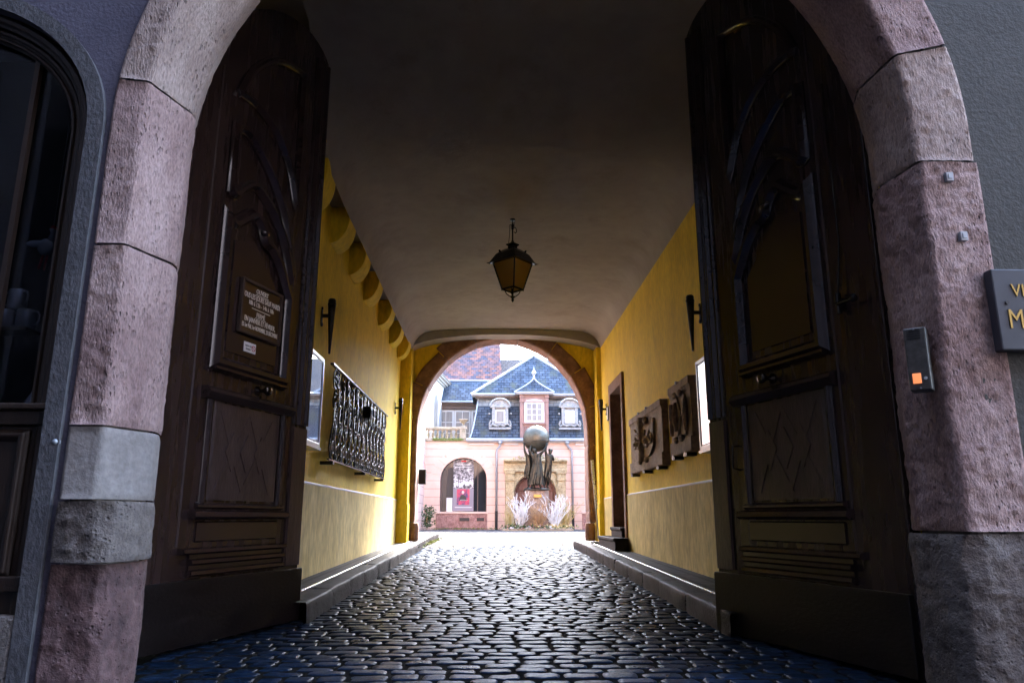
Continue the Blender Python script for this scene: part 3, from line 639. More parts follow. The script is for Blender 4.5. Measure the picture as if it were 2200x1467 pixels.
b.build('mortar', 'mortar', sp_, world=True)
# small metal inserts in the right jamb, as on the photograph
for x, z in ((2.025, 2.25), (2.05, 1.97)):
    b = MB(); b.box(x - .015, x + .015, YF - .022, YF + .01, z - .02, z + .02); b.box(x - .008, x + .008, YF - .026, YF - .02, z - .011, z + .011)
    b.build('metal_insert', 'zinc', sp_, world=True)

def half(side):
    xl, xr = PX - PR - .2, PX + PR + .2
    WL, WR, WC = -3.25, -1.78, -2.515
    top = 19  # wall carried up out of view to cut sky light over the street
    if side < 0:
        return [(-9, 0), (WL, 0), (WL, 2.45)] + arc(WC, 2.45, (WR - WL) / 2, .62, 180, 0, 24)[1:-1] + [(WR, 2.45), (WR, 0), (xl, 0)] + arc(PX, PZS, PR + .2, PR + .2, 180, 90, 20) + [(PX, top), (-9, top)]
    return [(PX, top)] + arc(PX, PZS, PR + .2, PR + .2, 90, 0, 20) + [(xr, 0), (9, 0), (9, top)]
wl = thing('street_wall', 'violet grey plastered street wall above the shop window', 'wall', (-4, 3, 0))
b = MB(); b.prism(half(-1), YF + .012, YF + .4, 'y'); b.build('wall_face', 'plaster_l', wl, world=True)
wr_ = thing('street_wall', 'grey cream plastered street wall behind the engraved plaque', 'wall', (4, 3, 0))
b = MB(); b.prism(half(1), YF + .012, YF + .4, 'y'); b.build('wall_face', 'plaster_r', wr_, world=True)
b = MB(); b.box(2.16, 9, YF - .10, YF + .01, 0, .72); b.build('plinth', 'grey_stone', wr_, world=True, bevel=.02)
for sgn, o in ((-1, wl), (1, wr_)):
    b = MB()
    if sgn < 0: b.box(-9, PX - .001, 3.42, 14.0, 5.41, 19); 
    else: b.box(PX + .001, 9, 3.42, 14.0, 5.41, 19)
    b.build('upper_storey', 'plaster_r', o, world=True)  # unseen mass above, its height raised to shade the street

# shop window at left
sw = thing('shop_window', 'dark timber shop window with an arched head and a pale stone surround', 'shop window', (-2.5, 3.1, .5))
WL, WR, WC = -3.25, -1.78, -2.515
def wpath(dx, z0=.42): return [(WL + dx, z0), (WL + dx, 2.45)] + [(WC + (WR - WL - 2 * dx) / 2 * math.cos(R(a)), 2.45 + (.62 - dx) * math.sin(R(a))) for a in range(176, 0, -6)] + [(WR - dx, 2.45), (WR - dx, z0)]
b = MB()  # stone surround
ip, op = wpath(0, .05), wpath(-.072, .05)
for i in range(len(ip) - 1):
    (x0, z0), (x1, z1), (x2, z2), (x3, z3) = ip[i], ip[i + 1], op[i + 1], op[i]
    b.add([(x0, YF - .012, z0), (x1, YF - .012, z1), (x2, YF - .012, z2), (x3, YF - .012, z3), (x0, YF + .2, z0), (x1, YF + .2, z1), (x2, YF + .03, z2), (x3, YF + .03, z3)], [(0, 1, 2, 3), (0, 4, 5, 1), (2, 3, 7, 6)])
b.build('stone_surround', 'band_stone', sw, world=True)
b = MB(); 
for dx, y, w_, h_ in ((.03, YF + .06, .06, .03), (.075, YF + .085, .04, .02), (.105, YF + .10, .03, .03)):
    b.sweep([(x, z) for x, z in wpath(dx)], w_, h_, -1, y)
b.build('frame', 'shop_wood', sw, world=True)
b = MB(); b.box(WL, WR, YF + .02, YF + .16, 1.14, 1.20); b.box(WL, WR, YF - .01, YF + .16, 1.20, 1.225); b.box(WL + .02, WR - .02, YF + .05, YF + .16, .42, 1.14)
b.box(WL, WR, YF + .02, YF + .12, .50, .56); b.sweep([(-1.88, .58), (-1.88, 1.1), (-2.9, 1.1), (-2.9, .58)], .05, .03, -1, YF + .05, True); b.build('stall_riser', 'shop_wood', sw, world=True, bevel=.006)
b = MB(); b.box(WL, WR, YF - .01, YF + .2, 0, .42); b.build('sill_stone', 'grey_stone', sw, world=True, bevel=.015)
b = MB(); b.box(WL + .1, WR - .1, YF + .12, YF + .126, 1.2, 3.1)
b.build('pane', 'shopglass', sw, world=True)
b = MB()
for x in (-2.42, -2.1, -2.75): b.box(x - .011, x + .011, YF + .09, YF + .118, 1.2, 3.06)
b.build('glazing_bar', 'shop_wood', sw, world=True)
b = MB(); b.box(-3.5, -2.07, 3.402, 3.9, .9, .95); b.box(-3.5, -2.07, 3.9, 3.95, .3, 3.4); b.box(-3.55, -3.5, 3.402, 3.95, .3, 3.4); b.box(-2.10, -2.07, 3.402, 3.95, .3, 3.4); b.box(-3.5, -2.07, 3.402, 3.95, 3.35, 3.4); b.box(-2.07, -1.783, 3.36, 3.395, .95, 2.9)
b.build('interior', 'darkroom', sw, world=True)
b = MB(); b.box(-3.24, -1.80, 3.16, 3.355, 1.16, 1.19); b.box(-3.24, -2.06, 3.24, 3.355, 1.585, 1.60); b.build('shelf', 'shop_wood', sw, world=True)

# goods in the window
def mug():
    t = thing('mug', 'x', 'mug', (0, 0, 0), group='mugs stacked in the shop window')
    b = MB(); b.lathe([(.036, 0), (.040, .004), (.040, .088), (.037, .09), (.034, .088), (.034, .01)], n=18); b.build('cup', 'porcelain', t, smooth=True)
    b = MB(); b.tube([(.038, 0, .075), (.062, 0, .078), (.075, 0, .06), (.074, 0, .036), (.058, 0, .02), (.038, 0, .018)], .005, 6); b.build('handle', 'porcelain', t, smooth=True)
    return t
mg = mug()
for i, (x, z, l) in enumerate(((-2.30, 1.60, 'white mug, outermost of the lower row on the shop shelf'), (-2.20, 1.60, 'white mug in the middle of the lower row on the shop shelf'), (-2.10, 1.60, 'white mug in the lower row nearest the window post'), (-2.25, 1.692, 'white mug on top of the lower row, farther from the post'), (-2.15, 1.692, 'white mug on top of the lower row, nearer the post'))):
    t = mg if i == 0 else copy_tree(mg)
    t.location = (x, 3.29, z); t.rotation_euler = (0, 0, random.uniform(-.5, .3)); t['label'] = l
bt = thing('glass_bottle', 'clear squat bottle with a narrow neck on the window shelf', 'bottle', (-1.98, 3.25, 1.19))
b = MB(); b.lathe([(.01, 0), (.045, .003), (.05, .03), (.04, .08), (.018, .12), (.014, .17), (.014, .2)], n=16); b.build('body', 'porcelain', bt, smooth=True)
b = MB(); b.lathe([(.016, .2), (.017, .235), (.01, .24)], n=12); b.build('stopper', 'shop_wood', bt, smooth=True)
bd = thing('toy_stork', 'white toy stork with a red head and legs hanging behind the pane', 'toy', (-2.04, 3.26, 1.98))
bd.scale = (.72, .72, .72)
b = MB(); b.ball((0, 0, 0), .045, sc=(1.2, .8, 1.3)); b.tube([(.02, 0, .04), (.035, -.005, .09), (.03, -.01, .12)], [.022, .016, .02], 8); b.build('body', 'porcelain', bd, smooth=True)
b = MB(); b.ball((0, 0, 0), .04, sc=(1.8, .3, .6)); b.v = [(v[0] - .05, v[1] - .02, v[2] + .015) for v in b.v]; b.build('wing', 'porcelain', bd, smooth=True)
b = MB(); b.ball((.035, -.01, .125), .017); b.tube([(.045, -.02, .12), (.075, -.04, .11)], .006, 6, .001); b.build('head', 'redcloth', bd, smooth=True)
b = MB(); b.tube([(-.01, 0, -.05), (-.02, 0, -.1), (-.015, -.02, -.15)], .007); b.tube([(.015, 0, -.05), (.01, 0, -.11), (.02, -.02, -.16)], .007); b.build('leg', 'redcloth', bd, smooth=True)
b = MB(); b.tube([(.03, -.005, .14), (.03, -.005, 1.0)], .0015, 4); b.build('thread', 'porcelain', bd)
b = MB(); b.lathe([(.02, 0), (.035, .01), (.035, .07), (.02, .09)], (0, 0, 0)); ck = b.build('cloth_roll', 'redcloth', smooth=True); ck.location = (-2.32, 3.3, 1.30); ck.rotation_euler = (R(70), 0, R(60)); ck.scale = (1, 1, 2.2)
tag(ck, 'red rolled cloth lying under the mugs in the shop window', 'cloth')
b = MB(); b.ball((-1.722, YF - .01, 1.07), .012); b.lathe([(.016, 0), (.016, .006)], (-1.722, YF - .004, 1.07), axis='y'); tag(b.build('wall_stud', 'zinc', smooth=True), 'small round metal stud between the shop surround and the portal', 'stud')

# ------------------------------------------------------------------ doors
def door_leaf(name, label, hinge, free, side, sh, W, extras):
    d = Vector((free[0] - hinge[0], free[1] - hinge[1])); ang = math.atan2(d.y, d.x)
    t = thing(name, label, 'door', (hinge[0], hinge[1], 0), ang, 'carriage door leaves')
    X = lambda dd: W - dd
    zt = lambda x: 3.80 + .62 * math.sqrt(max(0, 1 - ((W - x) / W) ** 2)) if x > 0 else 3.8
    s = side
    zb = .085 if side < 0 else .07
    dz_ = [(0, 4.38), (.05, 4.42), (.1, 4.45), (.18, 4.475), (.27, 4.49), (.4, 4.48), (.54, 4.45), (.67, 4.40), (.8, 4.33), (.93, 4.24), (1.06, 4.12), (1.3, 3.85), (1.58, 3.45)]
    pts = [(0, zb), (W, zb)] + [(W - a_, z_) for a_, z_ in dz_] + [(0, 3.42)]
    b = MB(); b.prism(pts, 0 if s < 0 else -.07, .07 if s < 0 else 0, 'y'); b.build('leaf', 'wood', t, bevel=.004)
    # free edge stile with stepped mouldings
    b = MB()
    for d0, wd, h_ in ((.035, .05, .030), (.085, .035, .022), (.128, .045, .034), (.175, .03, .018)):
        b.sweep([(X(d0), 1.42), (X(d0), 4.34)], wd, h_, s)
    b.build('edge_moulding', 'wood_mould', t)
    b = MB(); b.sweep([(X(.10), .46), (X(.10), 1.40)], .17, .018, s, prof=[(-.5, -.1), (-.5, 1), (.5, 1), (.5, -.1)]); b.build('edge_stile', 'wood_worn', t)
    # panels
    a0, a1 = X(sh + .715), X(sh)
    def TX(q): return a0 + (a1 - a0) * q
    def curve(P, n=12):
        out = []
        for i in range(len(P) - 1):
            p0, p1, p2, p3 = P[max(i - 1, 0)], P[i], P[i + 1], P[min(i + 2, len(P) - 1)]
            for k in range(n):
                u = k / n
                f = lambda j: .5 * (2 * p1[j] + (p2[j] - p0[j]) * u + (2 * p0[j] - 5 * p1[j] + 4 * p2[j] - p3[j]) * u * u + (3 * p1[j] - p0[j] - 3 * p2[j] + p3[j]) * u ** 3)
                out.append((f(0), f(1)))
        return out + [P[-1]]
    topA = curve([(TX(0), 2.62), (TX(.08), 2.60), (TX(.2), 2.66), (TX(.34), 2.73), (TX(.46), 2.69), (TX(.54), 2.60), (TX(.66), 2.57), (TX(.82), 2.47), (TX(1), 2.28)])
    A = [(TX(0), 1.69)] + topA + [(TX(1), 1.69)]
    b = MB(); b.sweep(A, .085, .056, s, closed=True)
    b.prism([(TX(.13), 1.78), (TX(.13), 2.50), (TX(.40), 2.56), (TX(.87), 2.26), (TX(.87), 1.78)], s * .012, 0, 'y')
    b.sweep([(TX(-.03), 1.655), (TX(1.03), 1.655)], .05, .05, s); b.build('arched_panel', 'wood_mould', t, smooth='split')
    topC = curve([(TX(0), 3.24), (TX(.16), 3.26), (TX(.4), 3.17), (TX(.65), 3.02), (TX(.85), 2.82), (TX(1), 2.50)])
    botC = curve([(TX(1), 2.44), (TX(.88), 2.63), (TX(.7), 2.79), (TX(.5), 2.89), (TX(.32), 2.93), (TX(.17), 2.87), (TX(.06), 2.79), (TX(0), 2.80)])
    b = MB(); b.sweep(topC + botC, .07, .052, s, closed=True); b.build('crescent_panel', 'wood_mould', t, smooth='split')
    topD = curve([(TX(.02), 3.5), (TX(.2), 3.75), (TX(.55), 3.98), (TX(1), 4.08)]); botD = curve([(TX(1), 3.02), (TX(.85), 3.25), (TX(.6), 3.42), (TX(.3), 3.5), (TX(.02), 3.5)])
    b = MB(); b.sweep(topD + botD, .06, .045, s, closed=True); b.build('crown_panel', 'wood_mould', t, smooth='split')
    # sinuous rail joint and scroll
    ra = curve([(TX(-.3), 2.72), (TX(-.1), 2.62), (TX(.05), 2.70), (TX(.3), 2.83), (TX(.55), 2.74), (TX(.8), 2.6), (TX(1.12), 2.36)])
    b = MB(); b.ball((TX(.5), s * .04, 2.64), .034, sc=(1.2, .8, .8)); b.build('rail_scroll', 'wood_mould', t, smooth='split')
    # parquet panel
    p0, p1 = X(sh + .74), X(sh - .08)
    b = MB(); b.sweep([(p0 + .03, .86), (p0 + .03, 1.46)], .05, .03, s); b.sweep([(p1 - .03, .86), (p1 - .03, 1.46)], .05, .03, s)
    b.build('panel_stile', 'wood', t); b = MB()
    b.sweep([(p0 - .04, 1.50), (p1 + .05, 1.50)], .075, .06, s, prof=[(-.5, -.1), (-.5, .5), (-.3, .8), (0, 1), (.3, .85), (.5, .5), (.5, -.1)])
    b.sweep([(p0 - .02, .845), (p1 + .02, .845)], .04, .03, s); b.sweep([(p0 - .06, .795), (p1 + .06, .795)], .055, .055, s, prof=[(-.5, -.1), (-.5, .6), (-.2, 1), (.3, .9), (.5, .4), (.5, -.1)])
    b.build('panel_moulding', 'wood_mould', t, smooth='split')
    b = MB(); b.sweep([((p0 + p1) / 2, .88), ((p0 + p1) / 2, 1.455)], p1 - p0 - .13, .012, s, prof=[(-.5, -.1), (-.5, .5), (-.47, 1), (.47, 1), (.5, .5), (.5, -.1)])
    wq = p1 - p0 - .24; x0 = p0 + .12; hz = .5
    for (q0, q1, q2, q3, hh) in (((0, .04), (.5, .98), (.56, .98), (.06, 0), .016), ((.42, 0), (.94, .98), (1, .92), (.5, 0), .0165), ((0, .98), (.06, .98), (.5, .06), (.44, .02), .017), ((.5, .98), (.56, .98), (1, .06), (.94, 0), .0175)):
        P = [(x0 + q[0] * wq, .92 + q[1] * hz) for q in (q0, q1, q2, q3)]
        b.prism(P, s * .005, s * hh, 'y')
    for cx_, cz_ in ((.5, .5), (.25, .5), (.75, .5)):
        P = [(x0 + (cx_ + dx * .12) * wq, .92 + (cz_ + dz * .24) * hz) for dx, dz in ((0, 1), (1, 0), (0, -1), (-1, 0))]
        b.prism(P, s * .005, s * (.0185 + .0004 * cx_), 'y')
    b.build('parquet_panel', 'wood_worn', t)
    b = MB()
    b.sweep([(p0 - .03, .53), (p1 + .05, .53)], .16, .012, s, prof=[(-.5, -.1), (-.5, 1), (.5, 1), (.5, -.1)])
    for z, e in ((.595, .12), (.535, .04), (.475, .04)):
        b.sweep([(p0 - e, z), (p1 + .06, z)], .036, .04 + e * .1, s, prof=[(-.5, -.1), (-.5, .6), (-.2, 1), (.3, .9), (.5, .3), (.5, -.1)])
    b.sweep([(p0 + .01, .70), (p1 - .01, .70)], .12, .010, s, prof=[(-.5, -.1), (-.42, 1), (.42, 1), (.5, -.1)])
    b.build('lower_moulding', 'wood_mould', t, smooth='split')
    b = MB(); b.prism([(.01, zb + .01), (W + .006, zb + .01), (W + .006, .425), (W - .0, .44), (.01, .44)], s * .036, -s * .0, 'y'); b.build('kick_board', 'wood_kick', t, bevel=.006)
    b = MB(); b.sweep([(X(1.24), .62), (X(1.24), 3.6)], .010, .008, s); b.build('plank_joint', 'wood_worn', t)
    # knob
    kx, kz = X(sh + .25), 1.585
    b = MB()
    prof = [(.030, .0), (.032, .006), (.014, .012), (.011, .04), (.018, .055), (.030, .068), (.034, .082), (.028, .094), (.012, .098)]
    b.lathe([(r, s * h_) for r, h_ in prof], (kx, 0, kz), 18, 'y'); b.build('knob', 'brass', t, smooth=True)
    if extras:
        b = MB(); b.tube([(X(1.36), s * .02, 3.15), (X(1.36), s * .02, 2.2), (X(1.335), s * .03, 1.98), (X(1.325), s * .035, 1.88)], .006, 6); b.build('bolt_rod', 'iron', t, smooth=True)
        b = MB(); b.tube([(X(1.325), s * .03, 1.93), (X(1.325), s * .03, 1.82)], .013, 8); b.tube([(X(1.33), s * .05, 1.87), (X(1.45), s * .06, 1.865)], .010, 8); b.ball((X(1.46), s * .06, 1.865), .022)
        b.box(X(1.345), X(1.305), min(0, s * .03), max(0, s * .03), 1.84, 1.90); b.build('latch', 'iron', t, smooth=False)
        b = MB(); b.tube([(X(.31), s * .0, 1.22), (X(.31), s * .045, 1.215), (X(.31), s * .05, 1.08), (X(.31), 0, 1.07)], .007, 8); b.build('pull_handle', 'iron', t, smooth=True)
    else:
        b = MB(); b.tube([(W - .02, .09, .74), (W + .03, .10, .70), (W + .17, .12, .40), (W + .13, .12, .37)], .012, 6); b.build('stay_rod', 'black', t, smooth=True)
        b = MB(); b.tube([(X(sh + .28), s * .02, 1.56), (X(sh + .29), s * .035, 1.54), (X(sh + .26), s * .035, 1.525), (X(sh + .24), s * .02, 1.55)], .004, 6); b.build('ring', 'iron', t, smooth=True)
    return t, X
HL, FL = (-1.8337, 3.93), (-1.35, 5.45)
_d = math.hypot(HL[0] - FL[0], HL[1] - FL[1])
dl, XL = door_leaf('carriage_door', 'open dark oak carriage door leaf bearing the opening hours sign', HL, FL, -1, .37, _d, False)
HR, FR = (1.925, 3.475), (1.48, 4.99)
_d2 = math.hypot(HR[0] - FR[0], HR[1] - FR[1])
dr, XR = door_leaf('carriage_door', 'open dark oak carriage door leaf with an iron bolt rod and latch', HR, FR, 1, .45, _d2, True)

# opening-hours sign on the left leaf
ang = math.atan2(FL[1] - HL[1], FL[0] - HL[0]); ux, uy = math.cos(ang), math.sin(ang)
def onleaf(x, out, z): return (HL[0] + ux * x + uy * out, HL[1] + uy * x - ux * out, z)
sg = thing('opening_hours_sign', 'brown framed sign giving the opening hours in cream capitals', 'sign', onleaf(XL(.69), .016, 2.10), ang)
b = MB(); b.box(-.215, .215, -.012, 0, -.165, .165); b.build('panel', 'sign', sg)
b = MB()
for a in ((-.225, -.205, -.18, .18), (.205, .225, -.18, .18), (-.205, .205, .16, .18), (-.205, .205, -.18, -.16)): b.box(a[0], a[1], -.026, 0, a[2], a[3])
b.build('frame', 'darkwood', sg, bevel=.003)
RX = Matrix.Rotation(R(90), 3, 'X')
for z, sz, tx, sx in ((.125, .044, 'OUVERT', .8), (.078, .050, 'TOUS LES JOURS SAUF MARDI', .62), (.035, .042, '10h à 12h - 14h à 18h', .75), (-.032, .044, 'FERMÉ', .75), (-.078, .047, 'EN JANVIER ET FÉVRIER,', .68), (-.122, .042, 'LES 1er MAI, 1er NOVEMBRE, 25 DÉCEMBRE', .50)):
    text('lettering', tx, sz, 'signtext', sg, (0, -.0135, z), RX, .001, sx=sx)
for x, z, h_ in ((.10, .001, .004), (.07, .101, .003), (.06, -.054, .003)):
    b = MB(); b.box(-x, x, -.0145, -.011, z, z + h_); b.build('rule', 'signtext', sg)
sk = thing('no_smoking_notice', 'small pale notice with a red no smoking ring below the opening hours', 'notice', onleaf(XL(.76), .014, 1.845), ang)
b = MB(); b.box(-.062, .062, -.003, 0, -.032, .032); b.build('plate', 'paper', sk)
b = MB(); b.tube([(.036 + .017 * math.cos(R(a)), -.004, .017 * math.sin(R(a))) for a in range(0, 360, 20)], .0025, 5, closed=True); b.tube([(.024, -.004, .012), (.048, -.004, -.012)], .002, 5); b.build('ring', 'redcloth', sk)
text('lettering', 'espace non', .020, 'black', sk, (-.018, -.004, .010), RX, .0005, sx=.75); text('lettering', 'fumeurs', .020, 'black', sk, (-.018, -.004, -.012), RX, .0005, sx=.75)

# ------------------------------------------------------------------ intercom, plaque
ic = thing('intercom', 'slim metal intercom with an orange lit button on the stone jamb', 'intercom', (1.81, YF + .035, 1.43), R(-38))
b = MB(); b.box(-.042, .042, -.03, .05, -.135, .135); b.build('housing', 'intercom', ic, bevel=.006)
b = MB()
for i in range(5): b.box(-.030, .022, -.0325, -.029, .085 + i * .009, .089 + i * .009)
b.build('speaker_grille', 'black', ic)
b = MB(); b.box(-.026, .006, -.0335, -.029, -.105, -.062); b.build('lit_button', 'lit', ic, bevel=.001)
b = MB(); b.lathe([(.006, -.035), (.007, -.029)], (.022, 0, -.085), 12, 'y'); b.build('push_button', 'white', ic)
for z in (-.125, .125):
    b = MB(); b.lathe([(.004, -.0325), (.004, -.029)], (0, 0, z), 8, 'y'); b.build('screw', 'zinc', ic)
pq = thing('stone_plaque', 'dark slate plaque with gilded capitals fixed beside the portal', 'plaque', (2.54, YF - .03, 1.63))
b = MB(); b.box(-.42, .44, -.02, .03, -.175, .18); b.build('slab', 'plaque', pq, bevel=.006)
text('lettering', 'VISITE', .078, 'gold', pq, (-.345, -.022, .082), RX, .002, 'LEFT', .9)
text('lettering', 'MUSÉE', .118, 'gold', pq, (-.378, -.022, -.045), RX, .002, 'LEFT', .78)
for x in (-.37, .39):
    b = MB(); b.lathe([(.008, -.025), (.008, -.02)], (x, 0, .03), 10, 'y'); b.build('screw', 'black', pq)

# ------------------------------------------------------------------ torch lamps
def torch(label, loc, rz):
    t = thing('wall_torch', label, 'wall lamp', loc, rz, 'torch shaped wall lamps')
    b = MB(); b.lathe([(.006, -.34), (.010, -.335), (.036, .10), (.040, .16)], (0, -.10, 0), 14); b.build('cone', 'iron_brown', t, smooth=True)
    b = MB(); b.lathe([(.043, .155), (.043, .175), (.038, .18), (.040, .205), (.030, .222), (.0, .228)], (0, -.10, 0), 14); b.build('cap', 'iron_brown', t, smooth=True)
    b = MB(); b.box(-.012, .012, -.075, -.01, .03, .066); b.build('arm', 'iron', t, bevel=.003)
    b = MB(); b.prism([(-.022, -.03), (.022, -.03), (.022, .11), (0, .14), (-.022, .11)], -.012, 0, 'y'); b.lathe([(.02, -.02), (.024, 0)], (0, 0, -.04), 10, 'y'); b.lathe([(.015, -.016), (.018, 0)], (0, 0, .125), 10, 'y'); b.build('wall_plate', 'iron', t, bevel=.002)
    return t
t0 = torch('torch shaped wall lamp above the glass case, on the wall with the corbels', (-1.70, 7.17, 2.68), R(90))
for loc, rz, l in (((-1.70, 13.0, 2.60), R(90), 'torch shaped wall lamp between the iron grille and the far arch'), ((2.04, 6.95, 2.68), R(-90), 'torch shaped wall lamp above the stone reliefs'), ((2.04, 13.05, 2.60), R(-90), 'torch shaped wall lamp beyond the side doorway')):
    t = copy_tree(t0); t.location = loc; t.rotation_euler = (0, 0, rz); t['label'] = l

# ------------------------------------------------------------------ glass cases
def case(label, loc, rz, L, mir):
    t = thing('display_case', label, 'display case', loc, rz, 'glazed notice cases')
    b = MB(); b.box(0, L, -.07, 0, -.40, .40); b.build('back_box', 'alu', t, bevel=.004)
    b = MB()
    for q in ((0, .035, -.42, .42), (L - .035, L, -.42, .42), (.035, L - .035, .385, .42), (.035, L - .035, -.42, -.385)): b.box(q[0], q[1], -.10, -.07, q[2], q[3])
    b.build('frame', 'alu', t, bevel=.004)
    b = MB(); b.sweep([(.045, -.375), (L - .045, -.375), (L - .045, .375), (.045, .375)], .008, .002, -1, -.0925, True, prof=[(-.5, 0), (-.5, 1), (.5, 1), (.5, 0)]); b.build('seal', 'black', t)
    b = MB(); b.box(.06, L - .06, -.076, -.071, -.35, .35); b.build('notices', 'paper', t)
    b = MB(); b.box(.035, L - .035, -.092, -.088, -.385, .385); b.build('glass_pane', 'caseglass', t)
    b = MB(); b.box(-.01, L + .01, -.11, 0, -.445, -.422); b.build('ledge', 'alu', t)
    return t
case('bright glazed notice case beside the iron grille', (-1.70, 6.0, 1.83), R(90), 1.0, 1)
case('bright glazed notice case beside the smaller stone relief', (2.04, 6.90, 1.80), R(-90), 1.05, 1)

# ------------------------------------------------------------------ iron grille
gr = thing('iron_grille', 'black wrought iron grille of dense scrollwork hung on brackets', 'grille', (-1.70, 7.35, 1.32))
GX = -1.60
def gt(b, P, r=.008): b.tube([(GX + (p[2] if len(p) > 2 else 0), p[0], p[1]) for p in P], r, 5)
def spiral(cy, cz, r, a0, turns, d=1, sy=1., k=.88):
    n = int(18 * turns)
    return [(cy + sy * r * (1 - k * i / n) * math.cos(a0 + d * 2 * math.pi * turns * i / n), cz + r * (1 - k * i / n) * math.sin(a0 + d * 2 * math.pi * turns * i / n)) for i in range(n + 1)]
G0, G1, Z0, Z1 = 7.40, 11.28, 1.34, 2.27
b = MB(); b.box(GX - .02, GX + .02, G0 - .06, G1 + .06, Z1, Z1 + .018); b.box(GX - .012, GX + .012, G0 - .02, G1 + .02, Z0 - .014, Z0)
for y in (8.6, 10.2): b.box(GX - .09, GX + .01, y - .008, y + .008, Z1 - .02, Z1 + .04)
b.build('frame', 'iron', gr, world=True)
b = MB()
def mirror(P, c): return [(2 * c - p[0],) + tuple(p[1:]) for p in P]
ctr = (G0 + G1) / 2
left = []
left += [spiral(G0 + .14, 2.14, .115, R(90), 1.6, 1), spiral(G0 + .13, 1.93, .10, R(90), 1.6, -1), spiral(G0 + .22, 1.82, .09, R(-90), 1.4, -1)]
left += [[(G0 + .16, 1.78), (G0 + .10, 1.66), (G0 + .03, 1.56), (G0, 1.45), (G0 + .05, 1.35)], [(G0 + .16, 1.78), (G0 + .2, 1.62), (G0 + .12, 1.5), (G0 + .08, 1.36)]]
for i in range(7):
    y = G0 + .15 + i * .28
    left.append(spiral(y, 1.45, .105, R(-90), 1.5, 1 if i % 2 else -1, .9)); left.append(spiral(y + .15, 1.43, .08, R(-90), 1.3, -1 if i % 2 else 1))
    left.append([(y - .1, 1.52), (y - .02, 1.60), (y + .08, 1.54), (y + .1, 1.36)])
    left.append([(y - .06, 1.34), (y + .02, 1.52), (y + .14, 1.72), (y + .10, 1.86), (y + .02, 1.84), (y + .03, 1.76)])
    left.append([(y + .2, 1.34), (y + .10, 1.55), (y - .04, 1.74), (y + .0, 1.90), (y + .07, 1.88), (y + .06, 1.80)])
    left.append(spiral(y, 1.98, .095, R(90), 1.5, 1 if i % 2 else -1, .9)); left.append(spiral(y + .13, 2.16, .10, R(90), 1.6, -1 if i % 2 else 1, .9))
    left.append([(y + .03, 2.26), (y, 2.14), (y + .05, 2.02), (y + .12, 1.92), (y + .1, 1.78)])
    left.append(spiral(y + .05, 1.70, .06, R(0), 1.3, 1)); left.append([(y + .16, 1.60), (y + .17, 1.9), (y + .16, 2.26)])
    left.append([(y + .1, 1.34), (y + .1, 1.62), (y + .12, 1.7)])
for P in left:
    gt(b, P, .010); gt(b, mirror(P, ctr), .010)
for i in range(60):   # leaves and collars
    y, z = random.uniform(G0 + .15, G1 - .15), random.uniform(1.4, 2.2)
    b.ball((GX + .006, y, z), random.uniform(.012, .024), 6, 4, sc=(.6, 1, random.uniform(1, 1.8)))
b.build('scrollwork', 'iron', gr, world=True, smooth=True)
b = MB(); b.box(GX - .02, GX + .09, 9.28, 9.5, 1.99, 2.13); b.tube([(GX + .1, 9.39, 2.06), (GX + .12, 9.39, 2.06)], .05, 12); b.build('lock_box', 'iron', gr, world=True, bevel=.006)
for y in (7.5, 9.4, 11.0):
    b = MB(); b.box(-1.70, GX + .03, y - .02, y + .05, Z0 - .05, Z0 - .016); b.build('bracket', 'iron', gr, world=True)

